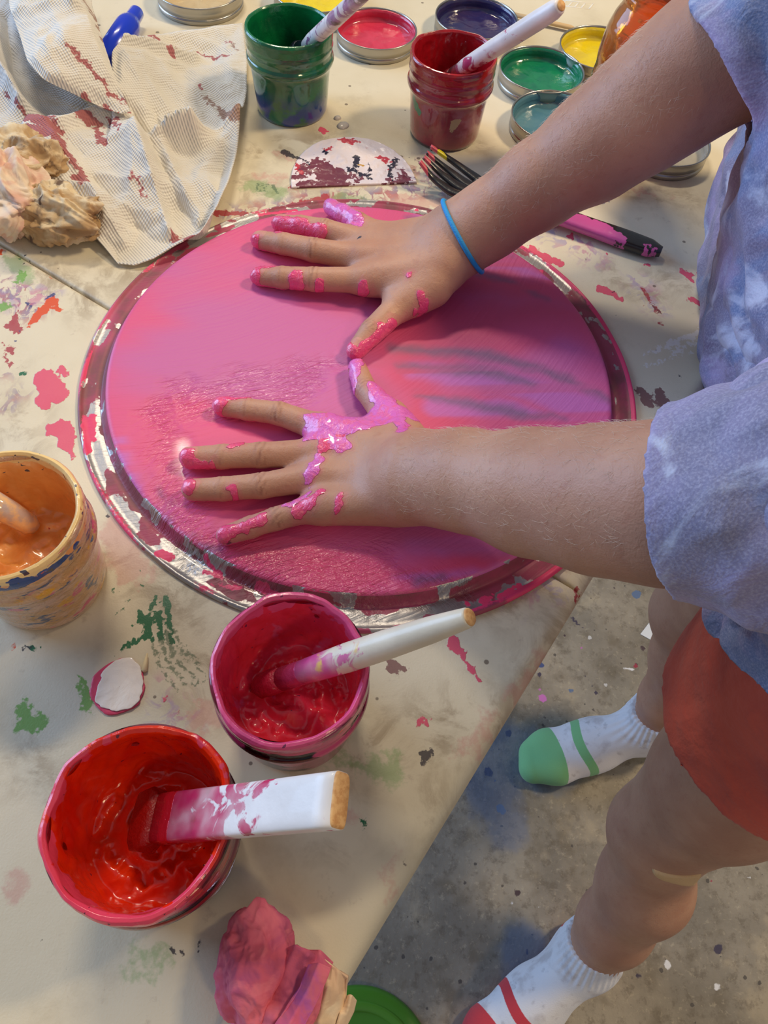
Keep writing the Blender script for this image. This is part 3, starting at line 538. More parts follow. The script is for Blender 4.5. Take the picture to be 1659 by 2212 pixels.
# red jar
r_glass = clear_mat('red_smeared_glass', (235, 215, 210), .04, (176, 30, 34), (.50, .56), 30, (120, 60, 66))
r_line = wet_paint('red_paint', (240, 52, 6), (222, 30, 4), 26, (236, 56, 14), (.6, .66), att=[('lip', (224, 66, 92)), ('dk', (110, 30, 50))])
def lipr(q):
    n = fbm(q, .1, 3, 9); th = np.degrees(np.arctan2(q[:, 1], q[:, 0])) % 360
    lo = np.interp(th, [0, 60, 120, 170, 230, 300, 330, 360], [-7, -8.5, -8, -4, -1.5, -1, -4, -7])
    return dict(lip=(q[:, 2] - 60) * .5 + n * 5 + lo, dk=noise(q, .5, 8) * 10 - 6.2)
o, RJ = jar(300, 1765, 'open jar of bright red paint holding a flat white handle, nearest the camera', r_glass, r_line, 26, 41, 1.8, 1.35, 1.03, labelled=lipr)
# orange jar
o_glass = clear_mat('orange_smeared_glass', (226, 205, 170), .06, (196, 158, 116), (.36, .42), 40, (198, 120, 110))
m = Mat('apricot_jar_outside')
a = m.mixc(m.ramp(m.noise(60, 5, (1, 1, 2.5)), .4, .6), lin((196, 152, 96)), lin((206, 170, 140)))
a = m.mixc(m.ramp(m.noise(70, 4, (1, 1, 2.5), seed=3), .58, .64), a, lin((66, 84, 118)))
a = m.mixc(m.ramp(m.noise(50, 4, (1, 1, 2.0), seed=6), .6, .66), a, lin((206, 96, 120)))
a = m.mixc(m.ramp(m.noise(55, 4, (1, 1, 2.0), seed=9), .62, .68), a, lin((214, 160, 50)))
o_out = m.fin(a, .2, None, m.bump(m.noise(230, 3, dist=1.0), .0016, 1.0), Coat_Weight=.8, Coat_Roughness=.08)
o_line = wet_paint('apricot_paint', (240, 168, 92), (232, 154, 80), 24, (244, 184, 114), (.55, .7), att=[('lip', (240, 206, 140)), ('bl', (30, 62, 130)), ('dk', (72, 66, 78)), ('rd', (190, 50, 40))])
def lipo(q):
    r = np.hypot(q[:, 0], q[:, 1]); n = fbm(q, .12, 3, 5); th = np.degrees(np.arctan2(q[:, 1], q[:, 0])) % 360
    top = (q[:, 2] - 66.5) * .9 + n * 1.5
    out = (r > 34.5)
    return dict(lip=np.where(r > 31.5, top + 1.5, -20), bl=np.where(out, 2.5 - np.abs(q[:, 2] - 62) + n * 5 + np.interp(th, [0, 240, 270, 320, 360], [-4, -3, 1.5, .5, -4]), -20),
                dk=np.where(r > 31, noise(q, .35, 8) * 12 - 5.4, -20), rd=noise(q * np.array([1, .3, 1]), .35, 12) * 10 - 6.4)
o, OJ = jar(8, 1112, 'paint-crusted jar of apricot orange paint cut by the left edge of the photo', o_out, o_line, 28, 51, 1.0, .7, 1.02, labelled=lipo)

# ------------------------------------------------------------------ brushes
def wood_paint(name, wood, paint, a0, a1, p2=None):
    """wood smeared with paint; stored attribute 'along' 0..1 decides where"""
    m = Mat(name)
    c = m.mixc(m.ramp(m.noise(30, 4, (1, 1, 1)), .35, .7), lin(wood), lin([min(255, v + 18) for v in wood]))
    al = m.attr('along')
    k = m.math('ADD', m.ramp(al, a1, a0), m.math('MULTIPLY', m.math('SUBTRACT', m.noise(85, 5, dist=1.0), .5), 2.6))
    mk = m.ramp(k, .42, .58)
    pc = lin(paint)
    if p2: pc = m.mixc(m.ramp(m.noise(60, 4, seed=4), .56, .64), lin(paint), lin(p2))
    mk = m.math('MULTIPLY', mk, m.ramp(m.noise(40, 3, seed=8), .15, .6))
    return m.fin(m.mixc(mk, c, pc), m.mixf(mk, .4, .22), None, m.bump(m.noise(200, 3), .0003, .5), Coat_Weight=.15)
END = simple('raw_wood', (226, 178, 118), .6, c2=(206, 150, 92), cs=400)
def brush(label, A, B, prof, mt, ferr=None, bristle=None, flat=1.0, box=0, endcap=True, up=(0, 0, 1), name='paintbrush', bcol=(30, 26, 30), fmat=None, bl=.03, fl=.02, fr=1.0, bw=1.0):
    A = np.array(A); B = np.array(B); L = np.linalg.norm(B - A); ax = (B - A) / L
    o = thing(name, A, label, 'paintbrush')
    V, Fs = rod(A, B, prof, 40, flat, box, up)
    al = (V - A) @ ax / L
    hd = mesh('handle', V, Fs, mt, o, dict(along=al))
    if endcap:
        r = prof[-1][1]; V, Fs = rod(B - ax * .0006, B + ax * .0008, [(0, r * 1.0), (.6, r * .98), (1, r * .85)], 40, flat, box, up); mesh('handle_end', V, Fs, END, o).parent = hd
    r0 = prof[0][1]
    V, Fs = rod(A + ax * .001, A - ax * fl, [(0, r0 * .98), (.1, r0 * 1.02), (.2, r0 * .98), (.3, r0 * 1.02), (1, r0 * fr)], 40, flat, box, up)
    fe = mesh('ferrule', V, Fs, fmat or simple('ferrule_paint', (170, 60, 100), .25, 0), o)
    V, Fs = rod(A - ax * fl, A - ax * (fl + bl), [(0, r0 * fr * .95), (.3, r0 * bw * 1.1), (.7, r0 * bw), (1, r0 * bw * .4)], 40, flat, box, up)
    V = V + .0006 * fbm(V, 500, 2, 3)[:, None] * np.array([1, 1, 1])
    mesh('bristles', V, Fs, simple('bristles_wet', bcol, .3, 0, 400, .001), o).parent = fe
    return o
pk = P(655, 1452, .050); pe = P(1014, 1333, .118)
brush('round white-wood brush with pink smears leaning in the pinkish red jar', pk, pe,
      [(0, .0056), (.12, .0060), (.3, .0064), (.55, .0062), (.8, .0054), (.93, .0045), (.99, .0040), (1, .0036)],
      wood_paint('pale_wood_pink', (212, 200, 176), (208, 84, 150), .05, .55, (230, 190, 90)), fmat=simple('ferrule_pink', (184, 64, 110), .22, .3, 200, .001), bcol=(170, 30, 60), fl=.014, bl=.022)
rk = P(385, 1765, .052); re_ = P(734, 1728, .116)
brush('flat white-painted wooden handle stained pink, standing in the bright red jar', rk, re_,
      [(0, .0098), (.3, .0096), (.6, .0094), (.9, .0093), (1, .0092)],
      wood_paint('white_wood_red', (222, 216, 210), (196, 50, 96), .0, .95, (170, 40, 70)), flat=.42, box=.38, fmat=simple('ferrule_red', (176, 24, 40), .2, .2, 200, .001), bcol=(150, 16, 12), fl=.012, bl=.020, bw=1.2)
gk = P(662, 98, .052); ge = P(800, -28, .135)
brush('round white handle smeared purple, leaning out of the green jar', gk, ge, [(0, .0046), (.1, .0056), (.5, .0058), (.9, .0052), (1, .0045)],
      wood_paint('white_wood_purple', (218, 208, 206), (158, 106, 146), 1.5, -.4, (90, 70, 60)), bcol=(14, 18, 34), fmat=simple('dark_ferrule', (14, 20, 34), .3), fl=.012, bl=.022, fr=1.5, bw=1.7)
ck = P(995, 150, .052); ce = P(1212, 12, .132)
brush('fat white brush handle with pink fingerprints leaning out of the crimson jar', ck, ce, [(0, .0052), (.06, .0060), (.4, .0066), (.8, .0066), (.94, .0062), (.985, .005), (1, .0036)],
      wood_paint('white_wood_crimson', (224, 214, 208), (190, 70, 110), -.5, .7), bcol=(110, 14, 30), fmat=simple('silver_ferrule', (190, 170, 180), .2, .9), fl=.010, bl=.018)
ok_ = P(-40, 1070, .060); oe = P(78, 1142, .030)
V, Fs = rod(ok_, oe, [(0, .006), (.5, .0062), (.85, .0056), (.96, .004), (1, .001)], 32)
ob = thing('brush_handle', ok_, 'clear grey brush handle lying in the apricot orange jar', 'paintbrush')
mesh('handle', V, Fs, simple('smoky_acrylic', (186, 168, 166), .12, 0, 120, .0006, c2=(226, 186, 140), cs=160, Coat_Weight=1.0), ob)

# ------------------------------------------------------------------ jar lids
TIN = simple('lid_tin', (176, 172, 164), .28, .9, 200, .0001)
LIDP = [(35.4, .4), (36.4, 0), (37, 1), (37, 4), (36.5, 4.5), (36.5, 5.5), (37, 6), (37.1, 12.4), (37.5, 13.4), (37.2, 14.2), (36.5, 14.2), (36.0, 13.2), (35.8, 10.5), (35.0, 9.6), (35.6, 8.2), (34.9, 7.0), (35.4, 5.4), (34.8, 3.2)]
def lid(px, py, label, c, c2, sc=1.0, wall=None, hr=.014, c3=None, h0=0):
    p = P(px, py, hr * sc + h0); base = np.array([p[0], p[1], TZ + h0])
    o = thing('jar_lid', base, label, 'lid', 'upturned metal jar lids holding leftover paint')
    V, Fs = lathe(LIDP, 128, 2); mesh('metal_band', V * sc + base, Fs, TIN, o)
    inn = [(35.3, 9.5), (35.9, 12.8), (34.6, 11), (34.2, 8.5), (34.4, 6.5), (33.6, 4.4), (32, 3.4), (28, 3.0), (20, 2.8), (10, 2.8), (.01, 2.8)]
    s = int(abs(px)) % 37
    def disp(r, z, A):
        q = np.stack([r * np.cos(A), r * np.sin(A), z], -1).reshape(-1, 3); n = fbm(q, .10, 3, s).reshape(r.shape)
        return r, z + np.where(r < 33, n * .55, n * .3)
    V, Fs = lathe(inn, 128, 3, disp)
    q = V * 1000; r = np.hypot(q[:, 0], q[:, 1])
    mt = wet_paint('lid_paint', c, c2, 30, wall, (.45, .5) if wall else (.6, .7), .16)
    if c3: mt = wet_paint('lid_paint', c, c2, 30, c3, (.55, .6), .2)
    mesh('dried_paint', V * sc + base, Fs, mt, o)
    return o
lid(814, 60, 'upturned tin lid with glossy raspberry pink paint, right of the green jar', (214, 62, 88), (196, 46, 74), 1.0)
lid(1030, 36, 'upturned tin lid with dark purple paint, behind the crimson jar', (58, 44, 84), (40, 36, 86), 1.06)
lid(1171, 148, 'upturned tin lid with glossy green paint, right of the crimson jar', (26, 128, 84), (16, 108, 78), 1.03)
lid(1203, 250, 'upturned tin lid with dull teal blue paint, below the green lid', (70, 120, 140), (88, 132, 146), 1.04)
lid(1300, 102, 'upturned tin lid with bright yellow paint beside the orange bottle', (232, 206, 22), (216, 190, 40), 1.05)
lid(684, -22, 'upturned lid of bright yellow paint behind the green jar', (236, 212, 30), (226, 196, 20), 1.12)
lid(430, -28, 'clean silver tin lid with cream inside, cut by the top edge of the photo', (206, 182, 138), (196, 170, 124), 1.09)
lid(1440, 300, 'plain dull metal lid half hidden behind the raised right forearm', (160, 152, 134), (150, 142, 124), 1.0)

# ------------------------------------------------------------------ orange bottle
def build_bottle():
    b = P(1298, 374)
    o = thing('plastic_bottle', b, 'translucent orange plastic bottle of paint water standing behind the raised forearm', 'bottle')
    prof = [(.01, 1.5), (20, 1.5), (26, 0), (29, 1), (31, 5), (31.5, 12), (30.5, 18), (31.5, 24), (30.5, 31), (31.5, 37), (30.8, 45), (31.4, 52), (30.5, 58), (31.6, 64), (30.6, 71), (31.5, 78), (31, 86), (30, 93), (27.5, 100), (24.5, 105), (23.2, 108), (23.5, 111), (22.8, 113), (24.4, 115), (22.8, 117), (24.4, 119.5), (22.8, 122), (24.4, 124.5), (22.8, 127), (24.2, 129.5), (23.4, 131.5), (22.2, 132), (21.8, 130), (21.8, 108), (24, 103), (28.8, 92), (29.8, 60), (29.6, 6), (26, 3), (.01, 3)]
    V, Fs = lathe(prof, 96, 3)
    V[:, 2] *= 1.2; V[:, :2] *= .96; mesh('bottle_wall', V + b, Fs, clear_mat('orange_plastic', (255, 196, 110), .06, (232, 120, 50), (.60, .66), 30, (236, 170, 60), thin=.16), o)
    V, Fs = lathe([(.01, 3.2), (25.5, 3.2), (29.2, 6.2), (29.3, 40), (28.8, 41), (.01, 41)], 64)
    mesh('liquid', V + b, Fs, clear_mat('orange_water', (255, 186, 40), .05, thin=.5), o)
build_bottle()

# ------------------------------------------------------------------ half disc scraper
def build_scraper():
    A = P(630, 408); B = P(900, 397); T = P(765, 299)
    c = (A + B) / 2; L = np.linalg.norm(B - A) / 2; ex = (B - A) / (2 * L); ey = np.array([-ex[1], ex[0], 0]); hy = (T - c) @ ey
    o = thing('palette_scraper', c, 'half-round white plastic scraper caked in dried maroon and black paint', 'scraper')
    n, mm = 60, 160; rows = []
    for i in range(n + 1):
        v = i / n
        wv = L * math.sqrt(max(1 - (v * .999) ** 2.0, 0)) ** .92
        rows.append([c + ex * (wv * (2 * j / mm - 1)) + ey * hy * v for j in range(mm + 1)])
    top = np.array(rows).reshape(-1, 3); XY = top[:, :2].copy()
    th = .0016
    top[:, 2] = TZ + th + .0007 * np.clip(fbm(top, 120, 3, 4), -.2, 1)
    bot = top.copy(); bot[:, 2] = TZ + .0001
    F1 = grid_faces(n + 1, mm + 1); F2 = F1[:, ::-1] + len(top)
    W = mm + 1; idx = np.r_[np.arange(W), W - 1 + W * np.arange(1, n + 1), n * W + np.arange(mm - 1, -1, -1), W * np.arange(n - 1, 0, -1)]
    k = np.arange(len(idx)); F3 = np.stack([idx[k], len(top) + idx[k], len(top) + idx[(k + 1) % len(idx)], idx[(k + 1) % len(idx)]], -1)
    V = np.concatenate([top, bot]); xy = V[:, :2]
    S = lambda l, wp=.003, ws=200, sd=0: strokes(xy, l, .0016, wp, ws, sd)
    at = dict(maroon=S([(640, 385, 680, 350, 14, 14), (690, 350, 740, 385, 14, 16), (650, 400, 760, 398, 12, 8), (880, 385, 830, 400, 12, 8), (700, 370, 720, 395, 20, 20), (865, 365, 890, 392, 8, 6), (760, 375, 780, 388, 8, 6)], .006, 140, 1),
              red=S([(740, 302, 765, 305, 8, 7), (640, 355, 650, 372, 5, 5), (700, 325, 720, 318, 3, 3), (790, 322, 3), (825, 340, 840, 350, 8, 5), (778, 357, 4), (840, 365, 5)], .004, 220, 2),
              black=S([(645, 340, 670, 356, 5, 3), (770, 340, 768, 360, 7, 5), (755, 365, 800, 385, 5, 4), (858, 345, 838, 372, 6, 4), (700, 325, 705, 335, 4, 4), (795, 350, 798, 368, 2, 3), (840, 372, 850, 392, 5, 3), (800, 378, 760, 372, 3, 3), (752, 368, 6)], .003, 300, 3),
              gold=S([(775, 356, 785, 357, 4, 3)], .001, 300, 4))
    m = Mat('caked_plastic'); a = lin((226, 214, 216))
    for nm, cc, gr in (('maroon', (118, 58, 74), 4.5), ('red', (186, 52, 70), 2), ('black', (44, 38, 58), 1.6), ('gold', (190, 140, 40), .5)): a = m.mixc(m.am(nm, .4, gr, 350), a, lin(cc))
    mt = m.fin(a, .32, None, m.bump(m.noise(260, 4), .0006, .7))
    mesh('scraper_blade', V, np.concatenate([F1, F2, F3]), mt, o, at)
build_scraper()

# ------------------------------------------------------------------ glue drops
wat = clear_mat('clear_glue', (222, 216, 212), .04, thin=.55)
for px, py, rx, sc in ((729, 256, 3.0, 1), (741, 272, 5.2, 1)):
    b = P(px, py); V, Fs = lathe([(rx, .0), (rx * .98, .6), (rx * .8, 1.5), (rx * .5, 2.1), (rx * .2, 2.3), (.01, 2.3)], 40, 2, lambda r, z, A: (r * (1 + .1 * np.sin(A * 2 + px)), z))
    o = mesh('glue_drop', V + b, Fs, wat)
    tag(o, 'larger clear glue droplet on the table above the half-round scraper' if rx > 4 else 'smaller clear glue droplet on the table, just above the larger one', 'droplet')

# ------------------------------------------------------------------ black serving fork
def build_fork():
    A = P(1012, 408, .008); B = P(1418, 545, .006)
    o = thing('serving_fork', P(1200, 470), 'black plastic fork smeared with pink paint, lying under the raised forearm', 'fork')
    m = Mat('fork_plastic')
    a = m.mixc(m.am('pinkp', .4, 2.6, 260), lin((26, 24, 26)), lin((196, 84, 150)))
    a = m.mixc(m.am('tip', .4, 1.6, 400), a, lin((206, 84, 96))); a = m.mixc(m.am('yel', .3, .3, 400), a, lin((216, 200, 20)))
    mt = m.fin(a, .3, None, m.bump(m.noise(90, 4, (1, 1, 1)), .0008, .7), Coat_Weight=.4)
    def att(V):
        xy = V[:, :2]
        return dict(pinkp=strokes(xy, [(1215, 462, 1300, 492, 20, 22), (1300, 490, 1345, 512, 22, 12), (1396, 520, 1402, 545, 3, 4), (1408, 522, 1412, 548, 2, 3), (1418, 528, 1420, 545, 2, 2), (1150, 440, 1220, 462, 16, 20)], .012, .003, 200, 3),
                    tip=strokes(xy, [(907, 349, 928, 374, 7, 4), (914, 338, 930, 355, 7, 3), (920, 328, 940, 345, 7, 3), (928, 316, 945, 330, 8, 5)], .020, .001, 300, 4),
                    yel=strokes(xy, [(952, 338, 960, 346, 8, 8)], .016, .0006, 300, 5))
    def sweep(pts, wd, tk, n=10):
        pts = np.array(pts); t = np.linspace(0, len(pts) - 1, n * (len(pts) - 1) + 1); i = np.arange(len(pts))
        from_ = np.stack([np.interp(t, i, pts[:, k]) for k in range(3)], -1)
        for _ in range(6): from_[1:-1] = (from_[:-2] + from_[1:-1] * 2 + from_[2:]) / 4
        w_ = np.interp(t, np.linspace(0, len(pts) - 1, len(wd)), wd); k_ = np.interp(t, np.linspace(0, len(pts) - 1, len(tk)), tk)
        a_ = np.linspace(0, 2 * np.pi, 20, endpoint=False); c_ = np.sign(np.cos(a_)) * np.abs(np.cos(a_)) ** .6; s_ = np.sign(np.sin(a_)) * np.abs(np.sin(a_)) ** .6
        rows = []
        for q in range(len(from_)):
            d = from_[min(q + 1, len(from_) - 1)] - from_[max(q - 1, 0)]; ax, s, u = frame_from(d)
            rows.append(from_[q] + c_[:, None] * s * w_[q] + s_[:, None] * u * k_[q])
        V = np.concatenate(rows); Fs = [tuple(f) for f in grid_faces(len(rows), 20, True)] + [tuple(range(19, -1, -1)), tuple(range((len(rows) - 1) * 20, len(rows) * 20))]
        return V, Fs
    T = [((907, 349, .022), (935, 385, .012), (975, 415, .009), (1025, 428, .009)), ((915, 339, .022), (950, 374, .013), (992, 405, .010), (1030, 420, .009)),
         ((921, 329, .022), (965, 365, .013), (1005, 396, .010), (1035, 412, .009)), ((930, 316, .022), (980, 350, .013), (1030, 386, .010), (1050, 402, .009))]
    for t in T:
        V, Fs = sweep([P(*q) for q in t], [.0016, .0026, .0040, .0042], [.0014, .0018, .0022, .0024]); mesh('tine', V, Fs, mt, o, att(V))
    V, Fs = sweep([P(1005, 408, .009), P(1040, 415, .009), P(1090, 432, .010), P(1150, 445, .010), P(1280, 492, .007), P(1395, 533, .006), P(1428, 544, .006)], [.006, .014, .011, .0075, .0078, .0082, .0082, .0088, .0080, .0040], [.002, .0022, .0025, .003, .004, .004, .0045, .0042, .003], 14)
    mesh('handle', V, Fs, mt, o, att(V))
build_fork()

# ------------------------------------------------------------------ wooden skewer and marker
V, Fs = rod(P(1112, 32, .004), P(1245, 62, .004), [(0, .0028), (.5, .003), (.9, .0028), (1, .0008)], 16, .7)
o = mesh('wooden_stick', V, Fs, simple('stick_wood', (204, 170, 120), .6)); tag(o, 'thin wooden stick lying between the purple lid and the yellow lid', 'stick')
def build_marker():
    a = P(296, 26, .0115); b = P(225, 140, .0115)
    o = thing('marker_pen', (b[0], b[1], TZ), 'blue marker cap end poking out from behind the paper towel', 'marker')
    bl = simple('blue_plastic', (10, 52, 206), .22, Coat_Weight=.6)
    V, Fs = rod(a, b, [(0, .0058), (.02, .0066), (.16, .0070), (.20, .0074), (.25, .0100), (.32, .0110), (1, .0110)], 36); mesh('cap', V, Fs, bl, o)
build_marker()

# ------------------------------------------------------------------ paper towels
def coons(top, right, bottom, left, n=150, m=150):
    """boundary polylines of (x, y, h): top TL->TR, right TR->BR, bottom BL->BR, left TL->BL"""
    def curve(pl, k):
        q = np.array([P(*p) for p in pl]); s = np.r_[0, np.cumsum(np.linalg.norm(np.diff(q, axis=0), axis=1))]; s /= s[-1]
        t = np.linspace(0, 1, k); c = np.stack([np.interp(t, s, q[:, i]) for i in range(3)], -1)
        for _ in range(k // 40 + 2): c[1:-1] = (c[:-2] + 2 * c[1:-1] + c[2:]) / 4
        return c
    T, B = curve(top, m), curve(bottom, m); Lf, Rt = curve(left, n), curve(right, n)
    u = np.linspace(0, 1, m)[None, :, None]; v = np.linspace(0, 1, n)[:, None, None]
    S = (1 - v) * T[None] + v * B[None] + (1 - u) * Lf[:, None] + u * Rt[:, None] - ((1 - u) * (1 - v) * T[0] + u * (1 - v) * T[-1] + (1 - u) * v * B[0] + u * v * B[-1])
    uv = np.stack(np.broadcast_arrays(u[..., 0], v[..., 0]), -1).reshape(-1, 2)
    return S, grid_faces(n, m), uv
def towel_mat(name, base, stains, dots=True):
    m = Mat(name)
    a = m.mixc(m.ramp(m.noise(14, 4), .35, .7), lin(base), lin([max(0, v - 12) for v in base]))
    for nm, c, gr, so in stains: a = m.mixc(m.math('MULTIPLY', m.am(nm, so, gr, 420), .85), a, lin(c))
    uvc = m.coord((2300, 2300, 0))
    s = m.n('ShaderNodeSeparateXYZ', i_0=uvc)
    d = m.math('MULTIPLY', m.math('SINE', s.outputs[0]), m.math('SINE', s.outputs[1]))
    nm = m.bump(d, .0005, .8 if dots else .1); nm = m.bump(m.noise(70, 5), .002, .5, nm)
    m.fin(a, .9, None, nm, Subsurface_Weight=.0)
    # a little light comes through thin tissue
    tl = m.n('ShaderNodeBsdfTranslucent'); m.set(tl.inputs[0], a); mx = m.n('ShaderNodeMixShader', i_0=.22)
    m.t.links.new(m.b.outputs[0], mx.inputs[1]); m.t.links.new(tl.outputs[0], mx.inputs[2]); m.t.links.new(mx.outputs[0], m.out.inputs[0])
    return m.m
def fold(S, amp, s1, seed, edge=.10, creases=()):
    n, m = S.shape[:2]; q = S.reshape(-1, 3).copy()
    u = np.linspace(0, 1, m)[None, :]; v = np.linspace(0, 1, n)[:, None]
    w_ = (np.clip(np.minimum(np.minimum(u, 1 - u), np.minimum(v, 1 - v)) / edge, .15, 1)).reshape(-1)
    flat = np.c_[q[:, :2], np.zeros(len(q))]
    rot = np.array([[.8, .6, 0], [-.6, .8, 0], [0, 0, 1]])
    wq = flat + .02 * np.stack([noise(flat, s1 * .8, seed + 31), noise(flat, s1 * .8, seed + 32), 0 * flat[:, 0]], -1)
    f1 = ridged((wq @ rot.T) * np.array([1, .7, 1]), s1 * .62, 2, seed) - .5 + .35 * (ridged(wq, s1 * 1.9, 2, seed + 5) - .6); f2 = noise(flat, s1 * .5, seed + 2)
    q[:, 2] += amp * w_ * (f1 * .8 + f2 * .9)
    for (x1, y1, x2, y2, wd, hh) in creases:
        a = P(x1, y1, .015)[:2]; b = P(x2, y2, .015)[:2]; d = b - a; t = np.clip((q[:, :2] - a) @ d / (d @ d), 0, 1)
        dd = np.linalg.norm(q[:, :2] - a - t[:, None] * d, axis=1); q[:, 2] += hh * np.exp(-dd / wd)
    return q
SHEETS = []
def build_towel():
    base = P(300, 300)
    o = thing('paper_towel', base, 'large crumpled white quilted paper towel with red paint blots, spread beside the pan', 'paper towel')
    S1, F1, uv1 = coons([(62, 250, .026), (130, 255, .030), (200, 225, .024), (262, 236, .020), (246, 150, .030), (242, 112, .034), (300, 84, .026), (360, 66, .016), (430, 60, .012), (525, 48, .005)],
                        [(525, 48, .005), (534, 130, .006), (533, 200, .008), (522, 255, .012), (512, 320, .014), (495, 385, .016), (470, 450, .016), (430, 498, .018)],
                        [(255, 570, .003), (290, 571, .004), (330, 555, .008), (370, 530, .012), (430, 498, .018)],
                        [(62, 250, .026), (40, 290, .028), (30, 335, .026), (90, 395, .018), (150, 450, .012), (205, 515, .005), (255, 570, .003)])
    q1 = fold(S1, .018, 19, 3, .08, [(280, 245, 345, 300, .006, -.014), (345, 302, 420, 294, .007, .018), (420, 294, 520, 250, .010, .012), (110, 300, 260, 500, .010, .010), (350, 320, 420, 450, .012, .012), (280, 240, 360, 480, .006, .010), (290, 250, 420, 480, .006, -.006), (335, 240, 355, 300, .006, -.010), (345, 305, 420, 290, .004, .012), (200, 380, 300, 470, .005, -.005), (260, 140, 420, 110, .006, .010), (110, 290, 180, 340, .004, -.005), (420, 180, 500, 250, .01, .006)])
    S2, F2, uv2 = coons([(12, -60, .030), (100, -60, .050), (195, -60, .030)], [(195, -60, .030), (200, 20, .038), (222, 90, .044), (245, 160, .036), (282, 242, .026)],
                        [(262, 246, .026), (282, 242, .026)], [(12, -60, .030), (22, 20, .040), (44, 80, .048), (60, 135, .050), (95, 175, .046), (150, 200, .038), (205, 225, .030), (262, 246, .026)], 110, 110)
    q2 = fold(S2, .012, 20, 9, .1, [(120, -40, 190, 130, .008, .012), (60, 120, 200, 130, .008, .006)])
    V = np.concatenate([q1, q2]); Fs = np.concatenate([F1, F2 + len(q1)]); uv = np.concatenate([uv1, uv2]); V[:, 2] = np.maximum(V[:, 2], TZ + .0012)
    xy = V[:, :2]; h = .022
    at = dict(red=strokes(xy, [(60, 265, 110, 290, 16, 22), (110, 290, 145, 340, 20, 8), (150, 255, 190, 250, 10, 14), (60, 300, 110, 315, 14, 14), (235, 250, 262, 290, 8, 4), (165, 380, 175, 390, 12, 14), (150, 345, 175, 370, 8, 8), (205, 250, 215, 300, 8, 10), (175, 195, 270, 240, 5, 4), (375, 470, 410, 500, 14, 12), (370, 520, 430, 510, 10, 6),
                              (375, 95, 395, 85, 7, 5), (365, 105, 375, 110, 8, 6), (420, 68, 495, 85, 4, 3), (270, 85, 350, 75, 8, 5), (285, 370, 312, 408, 3, 3), (485, 50, 5), (180, 20, 185, 60, 7, 9), (160, 45, 180, 60, 10, 6), (165, 95, 6), (425, 155, 430, 160, 3, 3), (30, 300, 40, 340, 6, 6), (170, 480, 190, 500, 4, 3)], h, .004, 150, 21),
              brown=strokes(xy, [(440, 175, 480, 200, 5, 7), (480, 200, 510, 245, 12, 14), (190, 70, 230, 110, 6, 6), (235, 120, 240, 150, 6, 6), (325, 535, 345, 540, 10, 8), (500, 55, 505, 70, 3, 3), (110, 395, 140, 400, 10, 8)], h, .004, 150, 22))
    mt = towel_mat('quilted_paper', (244, 238, 226), [('red', (178, 70, 80), 3.0, .6), ('brown', (168, 128, 112), 3.5, .8)])
    ob = mesh('towel_sheet', V, Fs, mt, o, at, uv=uv); md = ob.modifiers.new('thick', 'SOLIDIFY'); md.thickness = .0005
    # second sheet to the left
    o2 = thing('paper_towel', P(-20, 150), 'folded plain white paper towel at the left edge, under the red-blotted one', 'paper towel')
    S3, F3, uv3 = coons([(-140, -80, .010), (-60, -90, .030), (30, -80, .012)], [(30, -80, .012), (60, 20, .022), (100, 140, .022), (180, 215, .014), (240, 245, .006)],
                        [(-140, 330, .012), (-40, 300, .028), (30, 290, .022), (90, 275, .016), (240, 245, .006)], [(-140, -80, .010), (-150, 100, .02), (-140, 330, .012)], 110, 110)
    q3 = fold(S3, .012, 15, 14, .1, [(-40, 100, 60, 260, .008, .02), (20, 60, 40, 200, .006, -.008)]); q3[:, 2] = np.maximum(q3[:, 2], TZ + .001)
    at = dict(red=strokes(q3[:, :2], [(48, 250, 70, 275, 5, 5), (20, 230, 30, 240, 3, 3)], .02, .003, 150, 31))
    ob = mesh('towel_sheet', q3, F3, towel_mat('plain_paper', (232, 230, 226), [('red', (150, 44, 60), 1.5, .5)]), o2, at, uv=uv3); md = ob.modifiers.new('thick', 'SOLIDIFY'); md.thickness = .0005
build_towel()

def ico(sub):
    bm = bmesh.new(); bmesh.ops.create_icosphere(bm, subdivisions=sub, radius=1); V = np.array([v.co[:] for v in bm.verts]); Fs = np.array([[v.index for v in f.verts] for f in bm.faces]); bm.free(); return V, Fs
ICO = ico(6)
def crumple(c, rad, seed, amp=.25, s=1.6, rotz=0, warp=.5):
    V = ICO[0].copy()
    w_ = V + warp * np.stack([noise(V, 1.1, seed + k) for k in range(3)], -1)
    d = 1 + amp * (ridged(w_, s * .8, 3, seed + 4) - .6) * 1.6 + .22 * noise(V, 1.3, seed + 8)
    V = V * d[:, None] * np.array(rad)
    cz, sz = math.cos(rotz), math.sin(rotz); V = V @ np.array([[cz, sz, 0], [-sz, cz, 0], [0, 0, 1]])
    V[:, 2] = np.where(V[:, 2] < -rad[2] * .62, -rad[2] * .62 + (V[:, 2] + rad[2] * .62) * .04, V[:, 2])
    V += np.array(c); return V
def rag_mat(name, c1, c2, c3, t=(.45, .6)):
    m = Mat(name); a = m.mixc(m.ramp(m.noise(38, 5, dist=1), .4, .6), lin(c1), lin(c2)); a = m.mixc(m.ramp(m.noise(55, 4, seed=5, dist=1), *t), a, lin(c3))
    return m.fin(a, .85, None, m.bump(m.noise(300, 4), .0006, .6))
